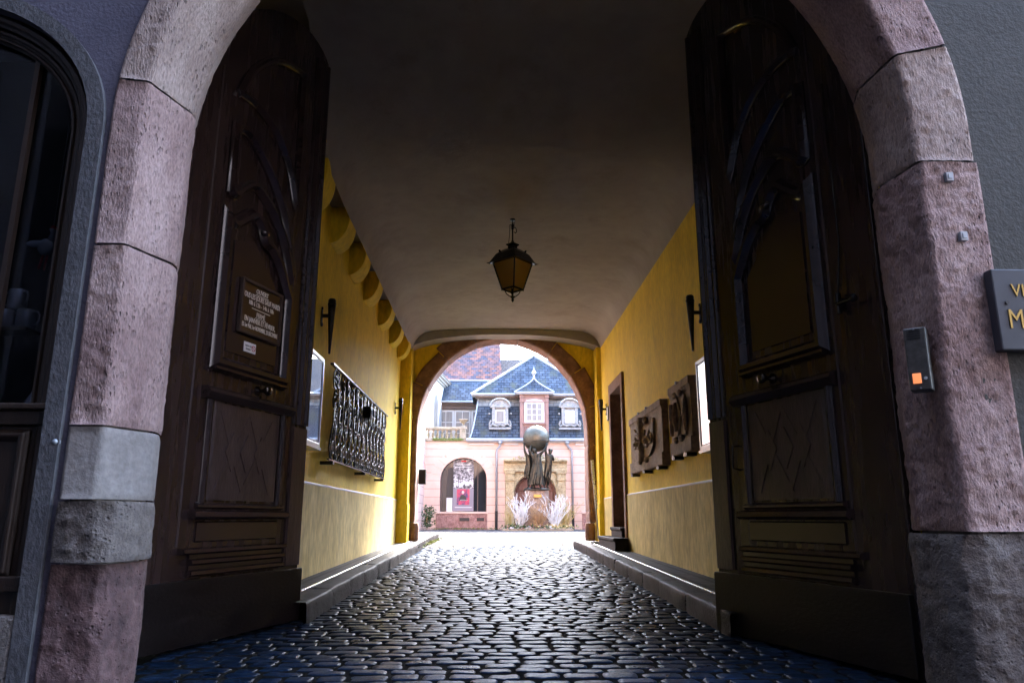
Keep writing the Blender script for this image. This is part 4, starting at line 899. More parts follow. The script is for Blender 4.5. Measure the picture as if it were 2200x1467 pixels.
# ------------------------------------------------------------------ carved reliefs
def relief(label, y0, y1, z0, z1, kind):
    t = thing('carved_relief', label, 'relief', (2.04, (y0 + y1) / 2, z0), 0, 'carved stone reliefs')
    b = MB(); b.box(1.966, 2.04, y0 - .022, y1 + .022, z0 + .14, z1 - .10); b.build('slab', 'relief', t, world=True, bevel=.006)
    b = MB(); b.prism([(2.04, z1), (1.945, z1), (1.945, z1 - .075), (1.955, z1 - .085), (1.965, z1 - .12), (1.975, z1 - .135), (2.04, z1 - .135)], y0 - .03, y1 + .03, 'y'); b.build('cornice', 'relief', t, world=True, bevel=.004)
    b = MB(); b.prism([(2.04, z0), (1.955, z0), (1.945, z0 + .01), (1.945, z0 + .15), (2.04, z0 + .15)], y0 - .03, y1 + .03, 'y'); b.build('sill', 'relief', t, world=True, bevel=.006)
    c, h = (y0 + y1) / 2, (z0 + z1) / 2 + .01
    b = MB(); w_ = (y1 - y0)
    if kind == 'arms':
        P = [(c - .62, h + .20), (c - .45, h + .13), (c, h + .17), (c + .45, h + .13), (c + .62, h + .20), (c + .60, h - .12), (c + .4, h - .22), (c, h - .26), (c - .4, h - .22), (c - .60, h - .12)]
        b.prism(P, 1.955, 1.99, 'x')
        for sg_ in (-1, 1):
            for rr, oy in ((.13, .28), (.09, .5), (.08, .16)):
                sp = spiral(c + sg_ * oy, h - .02, rr, R(60), 1.2, sg_, 1.4); b.tube([(1.952, p[0], p[1]) for p in sp], .020, 6)
            b.ball((1.955, c + sg_ * .2, h + .22), .05, 10, 6, (.7, 1.3, 1)); b.ball((1.955, c + sg_ * .2, h - .27), .05, 10, 6, (.7, 1.4, .8))
        b.tube([(1.945, c, h + .28), (1.935, c + .02, h + .1), (1.94, c - .02, h - .1), (1.945, c, h - .28)], [.05, .03, .045, .05], 8)
    else:
        b.prism([(c - .25, h - .20), (c + .25, h - .20), (c + .25, h + .2), (c - .25, h + .2)], 1.965, 1.99, 'x')
        b.prism([(c, h + .21), (c + .17, h), (c, h - .21), (c - .17, h)], 1.945, 1.967, 'x')
        b.tube([(1.94, c, h + .15), (1.925, c, h), (1.94, c, h - .15)], [.02, .05, .02], 8)
        for sg_ in (-1, 1):
            b.ball((1.955, c + sg_ * .11, h + .235), .042, 10, 6, (.7, 1.8, .9)); b.ball((1.955, c + sg_ * .11, h - .23), .042, 10, 6, (.7, 1.8, .9))
            b.tube([(1.96, c + sg_ * .3, h + .17), (1.96, c + sg_ * .27, h), (1.96, c + sg_ * .3, h - .17)], [.02, .035, .02], 6)
    b.v = [(v[0] - .02, v[1], v[2]) for v in b.v]; b.build('carving', 'relief', t, world=True, smooth=False, bevel=.0)
    for k in range(3 if kind == 'arms' else 2):
        y = y0 + .12 + (y1 - y0 - .3) * k / (2 if kind == 'arms' else 1)
        b = MB(); b.box(1.935, 2.04, y, y + .12, z0 - .035, z0 - .004); b.box(1.932, 1.944, y + .04, y + .07, z0 - .03, z0 + .012); b.build('support', 'black', t, world=True)
    for k in range(2 if kind == 'arms' else 1):
        y = c - .25 + .5 * k if kind == 'arms' else c
        b = MB(); b.box(1.93, 1.975, y, y + .03, z1 - .02, z1 + .012); b.build('clamp', 'zinc', t, world=True)
    return t
relief('wide brown stone relief with a scrolled coat of arms, next to the side doorway', 8.52, 10.45, 1.36, 2.12, 'arms')
relief('smaller brown stone relief with a diamond boss, next to the glazed case', 7.25, 8.05, 1.41, 2.16, 'boss')

b = MB(); b.box(2.015, 2.038, 12.75, 12.90, 2.42, 2.66); nf = thing('small_frame', 'small black framed notice beside the far torch lamp', 'frame', (2.03, 12.8, 2.5))
b.build('border', 'black', nf, world=True); b = MB(); b.box(2.012, 2.016, 12.765, 12.885, 2.435, 2.645); b.build('sheet', 'paper', nf, world=True)

# leaning striped board by the right jamb, mailbox on the left jamb
lb = thing('leaning_board', 'tall narrow white board with printed lines leaning by the far arch jamb', 'board', (1.85, 13.3, .36))
b = MB(); b.prism([(1.865, .40), (1.885, .40), (1.80, 1.77), (1.765, 1.77)], 13.28, 13.30, 'y'); b.build('pole', 'white', lb, world=True)
b = MB()
b.prism([(1.79, 1.36), (1.835, 1.36), (1.815, 1.775), (1.765, 1.775)], 13.262, 13.278, 'y'); b.prism([(1.825, .93), (1.868, .93), (1.84, 1.345), (1.795, 1.345)], 13.262, 13.278, 'y'); b.build('sheet', 'printed', lb, world=True)
b = MB(); b.box(1.74, 1.97, 13.12, 13.42, .33, .375); b.build('foot', 'grey_carved', lb, world=True, bevel=.005)
mb_ = thing('mailbox', 'dark metal letter box on the court side of the far arch jamb', 'letter box', (-1.35, 14.6, 1.4))
b = MB(); b.box(-1.40, -1.265, 14.53, 14.72, 1.40, 1.68); b.build('body', 'black', mb_, world=True, bevel=.006)
b = MB(); b.box(-1.263, -1.258, 14.56, 14.69, 1.60, 1.615); b.build('slot', 'zinc', mb_, world=True)

# ------------------------------------------------------------------ lantern
LX, LY = .235, 8.3
ln = thing('hanging_lantern', 'black four sided lantern with amber panes hanging from the vault', 'lantern', (LX, LY, 4.24), R(49))
def ring4(r, z): return [(r * math.cos(R(45 + 90 * i)), r * math.sin(R(45 + 90 * i)), z) for i in range(4)]
zt_, zb_ = -.54, -.87; rt, rb_ = .235, .125
b = MB()
for i in range(4):
    A, B = ring4(rt, zt_)[i], ring4(rb_, zb_)[i]; b.tube([A, B], .011, 4); C = ring4(rt, zt_)[(i + 1) % 4]; D = ring4(rb_, zb_)[(i + 1) % 4]; b.tube([A, C], .012, 4); b.tube([B, D], .012, 4)
    b.tube([B, (B[0] * 1.02, B[1] * 1.02, B[2] - .02)], .010, 5, .003)
b.build('frame', 'iron', ln)
for i in range(4):
    A, C = ring4(rt * .97, zt_)[i], ring4(rt * .97, zt_)[(i + 1) % 4]; B, D = ring4(rb_ * .97, zb_)[i], ring4(rb_ * .97, zb_)[(i + 1) % 4]
    b = MB(); b.add([A, C, D, B], [(0, 1, 2, 3)]); b.build('pane', 'amber', ln)
b = MB(); V = []
prof = [(.285, -.555), (.262, -.525), (.20, -.44), (.155, -.405), (.10, -.375), (.055, -.36), (.055, -.335), (.075, -.325), (.08, -.31), (.04, -.30), (.02, -.285), (.012, -.26)]
for r, z in prof: V += ring4(r, z)
b.add(V, [(4 * i + k, 4 * i + (k + 1) % 4, 4 * i + 4 + (k + 1) % 4, 4 * i + 4 + k) for i in range(len(prof) - 1) for k in range(4)] + [(3, 2, 1, 0)])
for p in ring4(.285, -.555): b.tube([(p[0] * .93, p[1] * .93, p[2]), (p[0] * 1.08, p[1] * 1.08, p[2] + .004)], .014, 5, .003)
for p in ring4(.155, -.405): b.ball((p[0], p[1], p[2] + .01), .014, 6, 4)
b.build('roof', 'iron', ln)
b = MB(); b.tube([(0, 0, 0.01), (0, 0, -.27)], .010, 6); b.tube([(.03, 0, .01), (.03, 0, -.07), (-.05, 0, -.08), (-.05, 0, -.16)], .005, 5)
b.tube([(-.02, 0, -.09), (.05, 0, -.085), (.075, 0, -.10), (.075, 0, -.13), (.05, 0, -.155), (.03, 0, -.145)], .006, 5); b.tube([(-.05, 0, -.09), (-.055, 0, -.2), (-.075, 0, -.33), (-.085, .0, -.38)], .004, 5)
b.lathe([(.03, -.012), (.03, 0.01)], n=10); b.tube([(0, 0, -.06), (0, 0, -.12)], .016, 6); b.build('hanger', 'iron', ln)
b = MB()
for i in range(4):
    B = ring4(rb_ * .8, zb_)[i]; b.tube([B, (B[0] * .72, B[1] * .72, zb_ - .055), (B[0] * .35, B[1] * .35, zb_ - .085), (0, 0, zb_ - .08)], .006, 5)
b.tube([(0, 0, zb_ + .01), (0, 0, zb_ - .10)], .009, 6); b.lathe([(.004, zb_ - .155), (.018, zb_ - .13), (.012, zb_ - .11), (.03, zb_ - .095), (.01, zb_ - .08)], n=10); b.build('finial', 'iron', ln)

bpy.context.view_layer.update()
exec_court = True
# ================================================================== COURTYARD
FY, GZ = 33.4, .255          # main facade plane, courtyard level
mu = thing('museum_building', 'pink rendered court building with mansard slate roof, arched window and carved doorway', 'building', (2, FY, GZ))
def P_(b, name, m, par=None, **k):
    o = b.build(name, m, par or mu, **k) if False else None
def part(b, name, m, parent=None, bevel=0., smooth=False):
    """a part given in world coordinates, under the building or under one of its parts"""
    p = parent or mu
    if p is mu: return b.build(name, m, mu, world=True, bevel=bevel, smooth=smooth)
    if p.parent is not mu: p = p.parent
    o = b.build(name, m, p, bevel=bevel, smooth=smooth); o.matrix_parent_inverse = Matrix.Translation(-mu.location); return o

WX0, WX1, WZ0, WSP, WTOP = -2.26, -.20, 1.02, 2.38, 3.36
wc = (WX0 + WX1) / 2
def archpts(x0, x1, zs, zt, n=24): return arc((x0 + x1) / 2, zs, (x1 - x0) / 2, zt - zs, 180, 0, n)
RX0, RX1 = 4.14, 6.2
b = MB()
pts = [(-2.98, 4.08), (-2.98, GZ - .1), (WX0, GZ - .1)] + archpts(WX0, WX1, WSP, WTOP) + [(WX1, GZ - .1), (1.02, GZ - .1)] + archpts(1.02, 2.88, 1.75, 2.66) + [(2.88, GZ - .1), (RX0, GZ - .1)] + archpts(RX0, RX1, WSP, WTOP) + [(RX1, GZ - .1), (9, GZ - .1), (9, 4.08)]
b.prism(pts, FY, FY + .45, 'y'); part(b, 'wall', 'facade')
for x0, x1 in ((WX0, WX1), (RX0, RX1)):     # parapets under the arched windows
    b = MB(); b.box(x0 - .14, x1 + .03, FY - .05, FY + .3, GZ - .1, .93); part(b, 'parapet', 'red_stone', bevel=.02)
    b = MB(); b.box(x0 - .16, x1 + .05, FY - .08, FY + .3, .93, WZ0); part(b, 'parapet_sill', 'facade_plain', bevel=.015)
for x0, x1 in ((-1.38, -.95), (-.62, -.30)):
    b = MB(); b.box(x0, x1, FY - .07, FY - .03, .62, .76); part(b, 'cellar_grate', 'black')
# voussoirs of the arched window
for i in range(11):
    a = 18 + 144 * i / 10; r0, r1 = 1.0, 1.42
    b = MB(); P = []
    for (aa, k) in ((a - 5.8, 0), (a + 5.8, 0), (a + 5.8, 1), (a - 5.8, 1)):
        rx, rz2 = (WX1 - WX0) / 2 + .02 + k * .42, (WTOP - WSP) + .02 + k * .36
        P.append((wc + rx * math.cos(R(aa)), WSP + rz2 * math.sin(R(aa))))
    b.prism(P, FY - .012, FY + .01, 'y'); part(b, 'voussoir', 'facade_plain', bevel=.004)
aw1 = None
for x0, x1 in ((WX0, WX1), (RX0, RX1)):
    b = MB(); b.prism([(x0, WZ0)] + archpts(x0, x1, WSP, WTOP) + [(x1, WZ0)], FY + .32, FY + .34, 'y'); wn = part(b, 'arched_window', 'darkglass')
    b = MB()
    if x0 < 0:
        for x in (x0 + .02, x1 - .42, x1 - .04): b.box(x, x + .04, FY + .29, FY + .32, WZ0, WTOP - .3)
        part(b, 'window_frame', 'darkwood', wn)
        b = MB(); b.prism([(-1.97, 1.5)] + arc(-1.80, 2.55, .16, .42, 180, 0, 12) + [(-1.64, 1.5)], FY + .305, FY + .315, 'y'); part(b, 'inner_arch', 'darkroom', wn)
        aw1 = wn
    else:
        for z in (1.6, 2.35): b.box(x0, x1, FY + .26, FY + .32, z, z + .09)
        b.box(x0, x0 + .05, FY + .26, FY + .32, WZ0, 2.6); b.box(x0 + .6, x0 + .66, FY + .26, FY + .32, WZ0, 3.2); part(b, 'window_frame', 'white', wn)
# banner hanging in the window, with poster
bn = thing('exhibition_banner', 'tall banner with a grey crowd photograph and a purple poster in the arched window', 'banner', (-1.23, FY + .2, 1.05))
b = MB(); b.box(-1.69, -.78, FY + .2, FY + .212, 2.02, 3.30); b.build('photograph', 'banner', bn, world=True)
b = MB(); b.box(-1.69, -.78, FY + .2, FY + .212, 1.05, 2.018); b.build('lower_band', 'banner_grey', bn, world=True)
b = MB()
for i in range(9):
    x = -1.60 + .095 * i + random.uniform(-.01, .01); z = 2.22 + random.uniform(-.04, .1); b.ball((x, FY + .2, z + .17), .028, 8, 6, (1, .1, 1.2)); b.ball((x, FY + .2, z), .045, 8, 6, (1, .06, 2.6))
b.build('standing_people', 'white', bn, world=True)
b = MB(); b.box(-1.52, -.96, FY + .19, FY + .20, 1.32, 2.00); po_ = b.build('poster', 'poster', bn, world=True)
b = MB(); b.ball((-1.25, FY + .19, 1.86), .055, 10, 8, (1, .1, 1.3)); b.ball((-1.25, FY + .19, 1.70), .02, 8, 6, (2, .3, 1)); b.build('portrait', 'skin', bn, world=True)
b = MB(); b.prism([(-1.42, 1.5), (-1.36, 1.70), (-1.25, 1.76), (-1.14, 1.70), (-1.06, 1.5)], FY + .184, FY + .189, 'y'); b.build('coat', 'darkroom', bn, world=True)
text('lettering', 'BARTHOLDI', .115, 'white', bn, (0, -.006, 2.02), RX, .001, sx=.9)
text('lettering', 'BARTHOLDI', .065, 'white', bn, (.02, -.018, .47), RX, .001, sx=.9)
b = MB(); b.box(-1.60, -.86, FY + .192, FY + .199, 1.195, 1.225); b.box(-1.62, -.86, FY + .192, FY + .199, 2.96, 2.985); b.build('text_line', 'white', bn, world=True)
b = MB(); b.box(-1.34, -1.12, FY + .192, FY + .199, 3.19, 3.25); b.build('red_tab', 'redcloth', bn, world=True)
wb = MB(); wb.box(-1.97, -1.71, FY + .15, FY + .2, WZ0 + .005, 1.62); tag(part(wb, 'white_panel', 'white'), None)
wp = bpy.data.objects[-1] if False else None

# carved doorway
b = MB(); pts = [(.62, GZ)] + [(.62, 2.72), (3.30, 2.72), (3.30, GZ), (2.88, GZ), (2.88, 1.75)] + arc(1.95, 1.75, .93, .91, 0, 180, 24)[1:-1] + [(1.02, 1.75), (1.02, GZ)]
b.prism(pts, FY - .06, FY + .2, 'y'); dw = part(b, 'doorway_surround', 'yellow_stone', bevel=.01)
for x0 in (.64, 2.92):
    b = MB(); b.box(x0, x0 + .36, FY - .14, FY - .06, GZ, 2.35); part(b, 'pilaster', 'yellow_stone', dw, bevel=.01)
    b = MB(); b.box(x0 - .04, x0 + .40, FY - .18, FY - .06, 2.35, 2.43); b.box(x0 - .02, x0 + .38, FY - .16, FY - .06, 2.43, 2.66); b.box(x0 - .05, x0 + .41, FY - .19, FY - .06, 2.66, 2.74); b.box(x0 - .04, x0 + .4, FY - .17, FY - .06, GZ, .55); part(b, 'capital', 'yellow_stone', dw, bevel=.01)
b = MB(); b.prism([(FY, 2.745), (FY - .17, 2.745), (FY - .17, 2.84), (FY - .15, 2.86), (FY - .15, 3.10), (FY - .24, 3.17), (FY - .30, 3.20), (FY - .30, 3.28), (FY, 3.28)], .55, 3.36, 'x'); part(b, 'entablature', 'yellow_stone', dw, bevel=.01)
b = MB(); b.sweep(arc(1.95, 1.75, .98, .96, 0, 180, 30), .09, .04, -1, FY - .06); part(b, 'arch_moulding', 'yellow_stone', dw)
b = MB()
for i in range(34):
    t = random.uniform(-1, 1); h_ = .26 * (1 - t * t * .85); x = 1.95 + t * .95
    b.ball((x, FY - .2 + random.uniform(-.04, .04), 3.29 + random.uniform(.2, 1) * h_ * .8), random.uniform(.04, .08), 7, 5, (1.3, .7, .8))
part(b, 'carved_crest', 'yellow_stone', dw, smooth=True)
b = MB(); b.prism([(1.02, GZ), (1.02, 1.75)] + arc(1.95, 1.75, .93, .91, 180, 0, 24)[1:-1] + [(2.88, 1.75), (2.88, GZ)], FY + .25, FY + .3, 'y'); dr_ = part(b, 'court_door', 'doorred')
b = MB()
for a, c in ((1.08, 1.9), (2.0, 2.82)):
    for z0, z1 in ((.45, 1.1), (1.25, 1.95)): b.sweep([(a + .08, z0), (c - .08, z0), (c - .08, z1), (a + .08, z1)], .07, .03, -1, FY + .25, True)
b.sweep(arc(1.95, 1.75, .82, .80, 5, 175, 24), .07, .04, -1, FY + .25); b.box(1.93, 1.97, FY + .22, FY + .25, GZ, 2.6); part(b, 'door_moulding', 'doorred', dr_)

# gutter, downpipes
b = MB(); b.tube([(-1.12, FY - .16, 4.13), (9, FY - .16, 4.16)], .085, 10); b.box(-1.08, 9, FY - .1, FY + .05, 4.03, 4.10)
part(b, 'gutter', 'zinc', smooth=False)
b = MB()
for a, c in ((-1.0, .10), (.55, 1.2), (3.75, 8)): b.box(a, c, FY - .07, FY - .01, 3.93, 3.99)
part(b, 'eaves_batten', 'white', bevel=.004)
for x in (.23, 3.59):
    s_ = 1 if x > 1 else 1
    xo = x + (.16 if x < 1 else -.20)
    b = MB(); b.tube([(xo, FY - .16, 4.06), (xo, FY - .16, 3.92), (xo + (x - xo) * .25, FY - .14, 3.84), (x - (x - xo) * .2, FY - .09, 3.74), (x, FY - .08, 3.62), (x, FY - .08, 1.05)], .05, 10)
    b.lathe([(.10, 4.06), (.10, 4.02), (.05, 3.92)], (xo, FY - .16, 0), 10)
    for z in (3.35, 2.3, 1.35): b.lathe([(.06, z), (.06, z + .03)], (x, FY - .08, 0), 10)
    d_ = part(b, 'downpipe', 'zinc', smooth=True)
    b = MB(); b.tube([(x, FY - .08, 1.05), (x, FY - .08, GZ)], .062, 10); part(b, 'pipe_foot', 'black', d_)

# mansard
MX0, MX1 = -.92, 9
prof = [(FY - .06, 4.20), (FY + .06, 4.42), (FY + .22, 4.85), (FY + .42, 5.45), (FY + .62, 6.0), (FY + .70, 6.2)]
b = MB(); n = len(prof)
xl = [-.98, -.90, -.80, -.70, -.63, -.60]
V = [(xl[i], prof[i][0], prof[i][1]) for i in range(n)] + [(MX1, p[0], p[1]) for p in prof] + [(xl[i], FY + 5, prof[i][1]) for i in range(n)]
F = [(i, n + i, n + i + 1, i + 1) for i in range(n - 1)] + [(2 * n + i, i, i + 1, 2 * n + i + 1) for i in range(n - 1)]
b.add(V, F); ms = part(b, 'mansard_roof', 'slate')
b = MB(); b.tube([(xl[i] - .01, prof[i][0] - .02, prof[i][1]) for i in range(n)], .035, 6); part(b, 'edge_flashing', 'zinc', ms)
# pale upper slates: a separate field of weathered slate under the eave
b = MB(); b.add([(-.71, prof[3][0] - .02, 5.35), (MX1, prof[3][0] - .02, 5.35), (MX1, prof[5][0] - .03, 6.19), (-.62, prof[5][0] - .03, 6.19)], [(0, 1, 2, 3)]); part(b, 'pale_slates', 'slate_pale', ms)
b = MB(); b.box(-.9, 9, FY + .35, FY + .75, 6.20, 6.27); b.tube([(-.95, FY + .32, 6.27), (9, FY + .32, 6.27)], .055, 8); part(b, 'eave', 'zinc', ms)
b = MB(); b.box(-.75, 9, FY + .42, FY + .7, 6.12, 6.2); part(b, 'soffit', 'darkwood', ms)
# hipped roof over it
ap = (2.02, 35.25, 8.42); hb = [(-.92, FY + .35, 6.28), (4.95, FY + .35, 6.28), (4.95, 37, 6.28), (-.92, 37, 6.28)]
b = MB(); b.add(hb + [ap], [(0, 1, 4), (1, 2, 4), (2, 3, 4), (3, 0, 4)]); hr = part(b, 'hipped_roof', 'slate')
b = MB(); b.tube([hb[0], ap], .07, 6); b.tube([hb[1], ap], .07, 6); part(b, 'hip_flashing', 'zinc', hr)

# side dormers with carved pediments
def dormer(cx, bright):
    z0 = 4.66
    b = MB(); pts = [(cx - .33, z0 + .2), (cx - .33, 5.66), (cx + .33, 5.66), (cx + .33, z0 + .2)]
    b.box(cx - .34, cx + .34, FY + .05, FY + .6, z0 + .15, 5.64); dm = part(b, 'dormer', 'grey_carved', bevel=.01)
    b = MB(); b.sweep([(cx - .46, 5.66)] + arc(cx, 5.68, .44, .34, 176, 4, 16) + [(cx + .46, 5.66)], .10, .10, -1, FY + .02)
    b.prism([(cx - .42, 5.66)] + arc(cx, 5.68, .42, .32, 176, 4, 16) + [(cx + .42, 5.66)], FY + .02, FY + .6, 'y'); b.box(cx - .46, cx + .46, FY - .05, FY + .3, 5.62, 5.70); part(b, 'pediment', 'grey_carved', dm)
    b = MB()
    for s in (-1, 1): b.box(cx + s * .30 - .07, cx + s * .30 + .07, FY - .01, FY + .2, 4.9, 5.62)
    part(b, 'jamb', 'grey_carved', dm, bevel=.01)
    b = MB()
    for k in range(26):
        t = k / 25; x = cx - .46 + .92 * t; b.ball((x, FY - .02, 4.78 + .06 * math.sin(t * math.pi * 3) ** 2 + random.uniform(-.02, .03)), random.uniform(.035, .06), 7, 5)
    for s in (-1, 1):
        for q in range(5): b.ball((cx + s * (.43 + .015 * q), FY + .02, 5.0 - .04 * q + (.5 if q > 3 else 0)), .05, 7, 5)
    b.box(cx - .50, cx + .50, FY - .04, FY + .3, 4.63, 4.72); part(b, 'carved_sill', 'grey_carved', dm, smooth=False)
    b = MB(); b.box(cx - .22, cx + .22, FY + .0, FY + .03, 4.92, 5.50); wn = part(b, 'window_frame', 'white', dm, bevel=.004)
    b = MB(); b.box(cx - .17, cx + .17, FY - .012, FY - .002, 4.97, 5.45); part(b, 'pane', 'curtain' if not bright else 'white', wn)
dormer(.38, False); dormer(3.54, True)
# middle dormer in pink timber
b = MB(); b.box(1.28, 2.57, FY - .05, FY + .8, 4.24, 6.2); cd = part(b, 'middle_dormer', 'pinkwood', bevel=.006)
b = MB(); b.box(1.28, 1.42, FY - .09, FY - .05, 4.24, 6.2); b.box(2.43, 2.57, FY - .09, FY - .05, 4.24, 6.2); b.box(1.25, 2.60, FY - .11, FY - .05, 5.86, 5.91); b.box(1.25, 1.45, FY - .12, FY - .05, 6.05, 6.2); b.box(2.40, 2.60, FY - .12, FY - .05, 6.05, 6.2)
b.box(1.40, 2.46, FY - .13, FY - .05, 4.86, 4.91); b.sweep([(1.5, 4.34), (2.35, 4.34), (2.35, 4.76), (1.5, 4.76)], .05, .03, -1, FY - .05, True); part(b, 'timber_trim', 'pinkwood', cd, bevel=.005)
b = MB(); b.prism([(1.48, 4.93)] + arc(1.925, 5.86, .445, .13, 180, 0, 12) + [(2.37, 4.93)], FY - .075, FY - .045, 'y'); wn = part(b, 'window_frame', 'white', cd)
for i in range(3):
    for j in range(3):
        b = MB(); x0 = 1.595 + i * .235; z0 = 5.03 + j * .265; b.box(x0, x0 + .19, FY - .082, FY - .076, z0, z0 + .225); part(b, 'pane', 'curtain', wn)
b = MB(); k = 10; V = []
for i in range(k + 1):
    t = i / k; hw = .90 * (1 - t) ** 1.45 + .0; z = 6.32 + .70 * t
    V += [(1.925 - hw, FY - .22 + t * .35, z), (1.925 + hw, FY - .22 + t * .35, z), (1.925 + hw * .9, FY + 1.4, z), (1.925 - hw * .9, FY + 1.4, z)]
b.add(V, [(4 * i + q, 4 * i + (q + 1) % 4, 4 * i + 4 + (q + 1) % 4, 4 * i + 4 + q) for i in range(k) for q in range(4)]); dr2 = part(b, 'dormer_roof', 'slate', cd)
b = MB(); b.tube([(V[4 * i][0], V[4 * i][1], V[4 * i][2]) for i in range(k + 1)], .035, 6); b.tube([(V[4 * i + 1][0], V[4 * i + 1][1], V[4 * i + 1][2]) for i in range(k + 1)], .035, 6)
b.tube([(1.02, FY - .22, 6.27), (2.83, FY - .22, 6.27)], .05, 8); b.box(1.05, 2.80, FY - .2, FY + .7, 6.2, 6.31)
b.lathe([(.045, 6.98), (.05, 7.12), (.07, 7.15), (.11, 7.22), (.09, 7.30), (.03, 7.36), (.02, 7.42), (.004, 7.56)], (1.925, FY + .12, 0), 12); part(b, 'finial', 'zinc', cd)

# terrace with balustrade
tb = thing('stone_balustrade', 'mossy stone balustrade along the terrace above the arched window', 'balustrade', (-2, FY + .1, 4.08))
b = MB(); b.box(-2.98, -1.10, FY - .06, FY + .32, 4.081, 4.20); b.build('plinth', 'oldstone', tb, world=True, bevel=.01)
b = MB(); b.box(-2.98, -1.12, FY - .03, FY + .28, 4.62, 4.73); b.build('handrail', 'oldstone', tb, world=True, bevel=.015)
b0 = None
for i in range(8):
    x = -2.83 + i * .205
    if b0 is None:
        b = MB(); b.lathe([(.05, 0), (.055, .03), (.035, .05), (.06, .12), (.07, .17), (.05, .25), (.03, .32), (.04, .37), (.055, .40), (.05, .42)], n=12); b0 = b.build('baluster', 'oldstone', tb, smooth=True); o = b0
    else: o = b0.copy(); COL.objects.link(o)
    o.location = (x + 2, .02, .12)
b = MB(); b.box(-1.42, -1.14, FY - .08, FY + .32, 4.20, 4.62); b.box(-1.45, -1.11, FY - .10, FY + .34, 4.62, 4.75); b.build('pedestal', 'oldstone', tb, world=True, bevel=.01)
b = MB(); b.box(-2.6, -1.3, FY - .10, FY - .02, 4.14, 4.21)
mo = MB()
for i in range(60): mo.ball((random.uniform(-2.6, -1.3), FY - .07 + random.uniform(-.02, .03), random.uniform(4.12, 4.22)), random.uniform(.03, .06), 6, 4, (1.6, .7, .6))
mo.build('moss_patch', 'moss', tb, world=True)
ur = thing('stone_urn', 'shallow stone urn on the end pedestal of the terrace balustrade', 'urn', (-1.27, FY + .12, 4.75))
b = MB(); b.lathe([(.09, 0), (.09, .03), (.035, .07), (.03, .12), (.06, .16), (.15, .22), (.19, .29), (.22, .31), (.22, .34), (.17, .33)], n=20); b.build('bowl', 'oldstone', ur, smooth=True)
b = MB(); b.box(-.1, .1, -.1, .1, 0.001, .03); b.build('foot', 'oldstone', ur)

# glazed gallery behind the terrace
ga = thing('glazed_gallery', 'dark timber glazed gallery with white windows behind the terrace', 'building', (-1.6, 37.5, 4))
b = MB(); b.box(-3.2, 0, 37.56, 38.0, 3.9, 6.1); b.build('wall', 'offwhite', ga, world=True)
b = MB(); b.box(-3.0, -.3, 37.4, 37.6, 6.10, 6.45); b.box(-3.0, -.3, 37.35, 37.5, 6.28, 6.32); b.box(-2.93, -2.76, 37.4, 37.6, 3.9, 6.1); b.build('beam', 'darkwood', ga, world=True, bevel=.01)
for x0 in (-2.72, -1.88, -1.02):
    b = MB(); b.box(x0, x0 + .80, 37.50, 37.56, 4.3, 6.07); f_ = b.build('window', 'white', ga, world=True)
    for j in range(3):
        for i in range(2):
            q = MB(); q.box(x0 + .07 + i * .345, x0 + .385 + i * .345, 37.485, 37.497, 4.38 + j * .55, 4.88 + j * .55)
            oo = q.build('pane', 'curtain', f_); oo.matrix_parent_inverse = Matrix.Translation((1.6, -37.5, -4))
b = MB(); b.add([(-3.05, 37.15, 6.45), (.3, 37.15, 6.45), (.3, 38.35, 7.72), (-2.28, 38.35, 7.72), (-3.05, 37.15, 6.40), (.3, 37.15, 6.40)], [(0, 1, 2, 3), (0, 4, 5, 1)]); rf = b.build('roof', 'slate', ga, world=True)
b = MB(); b.tube([(-2.28, 38.35, 7.74), (.3, 38.35, 7.74)], .06, 6); b.tube([(-3.05, 37.13, 6.44), (-.35, 37.13, 6.44)], .045, 6); o = b.build('flashing', 'zinc', rf); o.matrix_parent_inverse = Matrix.Translation((1.6, -37.5, -4))
b = MB(); b.box(-3.0, .2, FY + .3, 37.5, 3.9, 4.06); b.build('terrace_floor', 'oldstone', ga, world=True)

# left wing
wg = thing('side_wing', 'pale wing along the left of the courtyard with a tall narrow arched window', 'building', (-4, 25, .3))
b = MB(); b.box(-6, -2.96, 14.5, FY - .001, 0, 4.6); b.build('lower_wall', 'facade_y', wg, world=True)
b = MB(); b.prism([(-6, FY + .0), (-2.96, FY), (-2.44, 38.2), (-2.44, 44), (-6, 44)], 3.9, 7.45, 'z'); b.prism([(-6, 14.5), (-2.96, 14.5), (-2.96, FY), (-6, FY)], 4.6, 7.45, 'z'); b.build('upper_wall', 'offwhite', wg, world=True)
def onwing(t, out, z):  # along the far slanted wall
    d = Vector((.52, 4.8)).normalized(); n_ = Vector((d.y, -d.x)); p = Vector((-2.96, FY)) + d * t + n_ * out; return (p.x, p.y, z)
b = MB()
for (z0, z1, o_) in ((7.28, 7.36, .08), (7.36, 7.45, .18), (7.45, 7.56, .30)):
    V = [onwing(-6, o_, z0), onwing(5, o_, z0), onwing(5, o_, z1), onwing(-6, o_, z1), onwing(-6, -.2, z0), onwing(5, -.2, z0), onwing(5, -.2, z1), onwing(-6, -.2, z1)]
    b.add(V, [(0, 1, 2, 3), (4, 5, 1, 0), (3, 2, 6, 7), (1, 5, 6, 2), (0, 3, 7, 4)])
b.build('cornice', 'offwhite', wg, world=True)
b = MB(); b.add([onwing(-6, .34, 7.56), onwing(5, .34, 7.56), onwing(5.0, -2.6, 10.3), onwing(-6, -2.6, 10.3), onwing(-6, .34, 7.5), onwing(5, .34, 7.5)], [(0, 1, 2, 3), (4, 5, 1, 0)]); rf = b.build('roof', 'greyroof', wg, world=True)
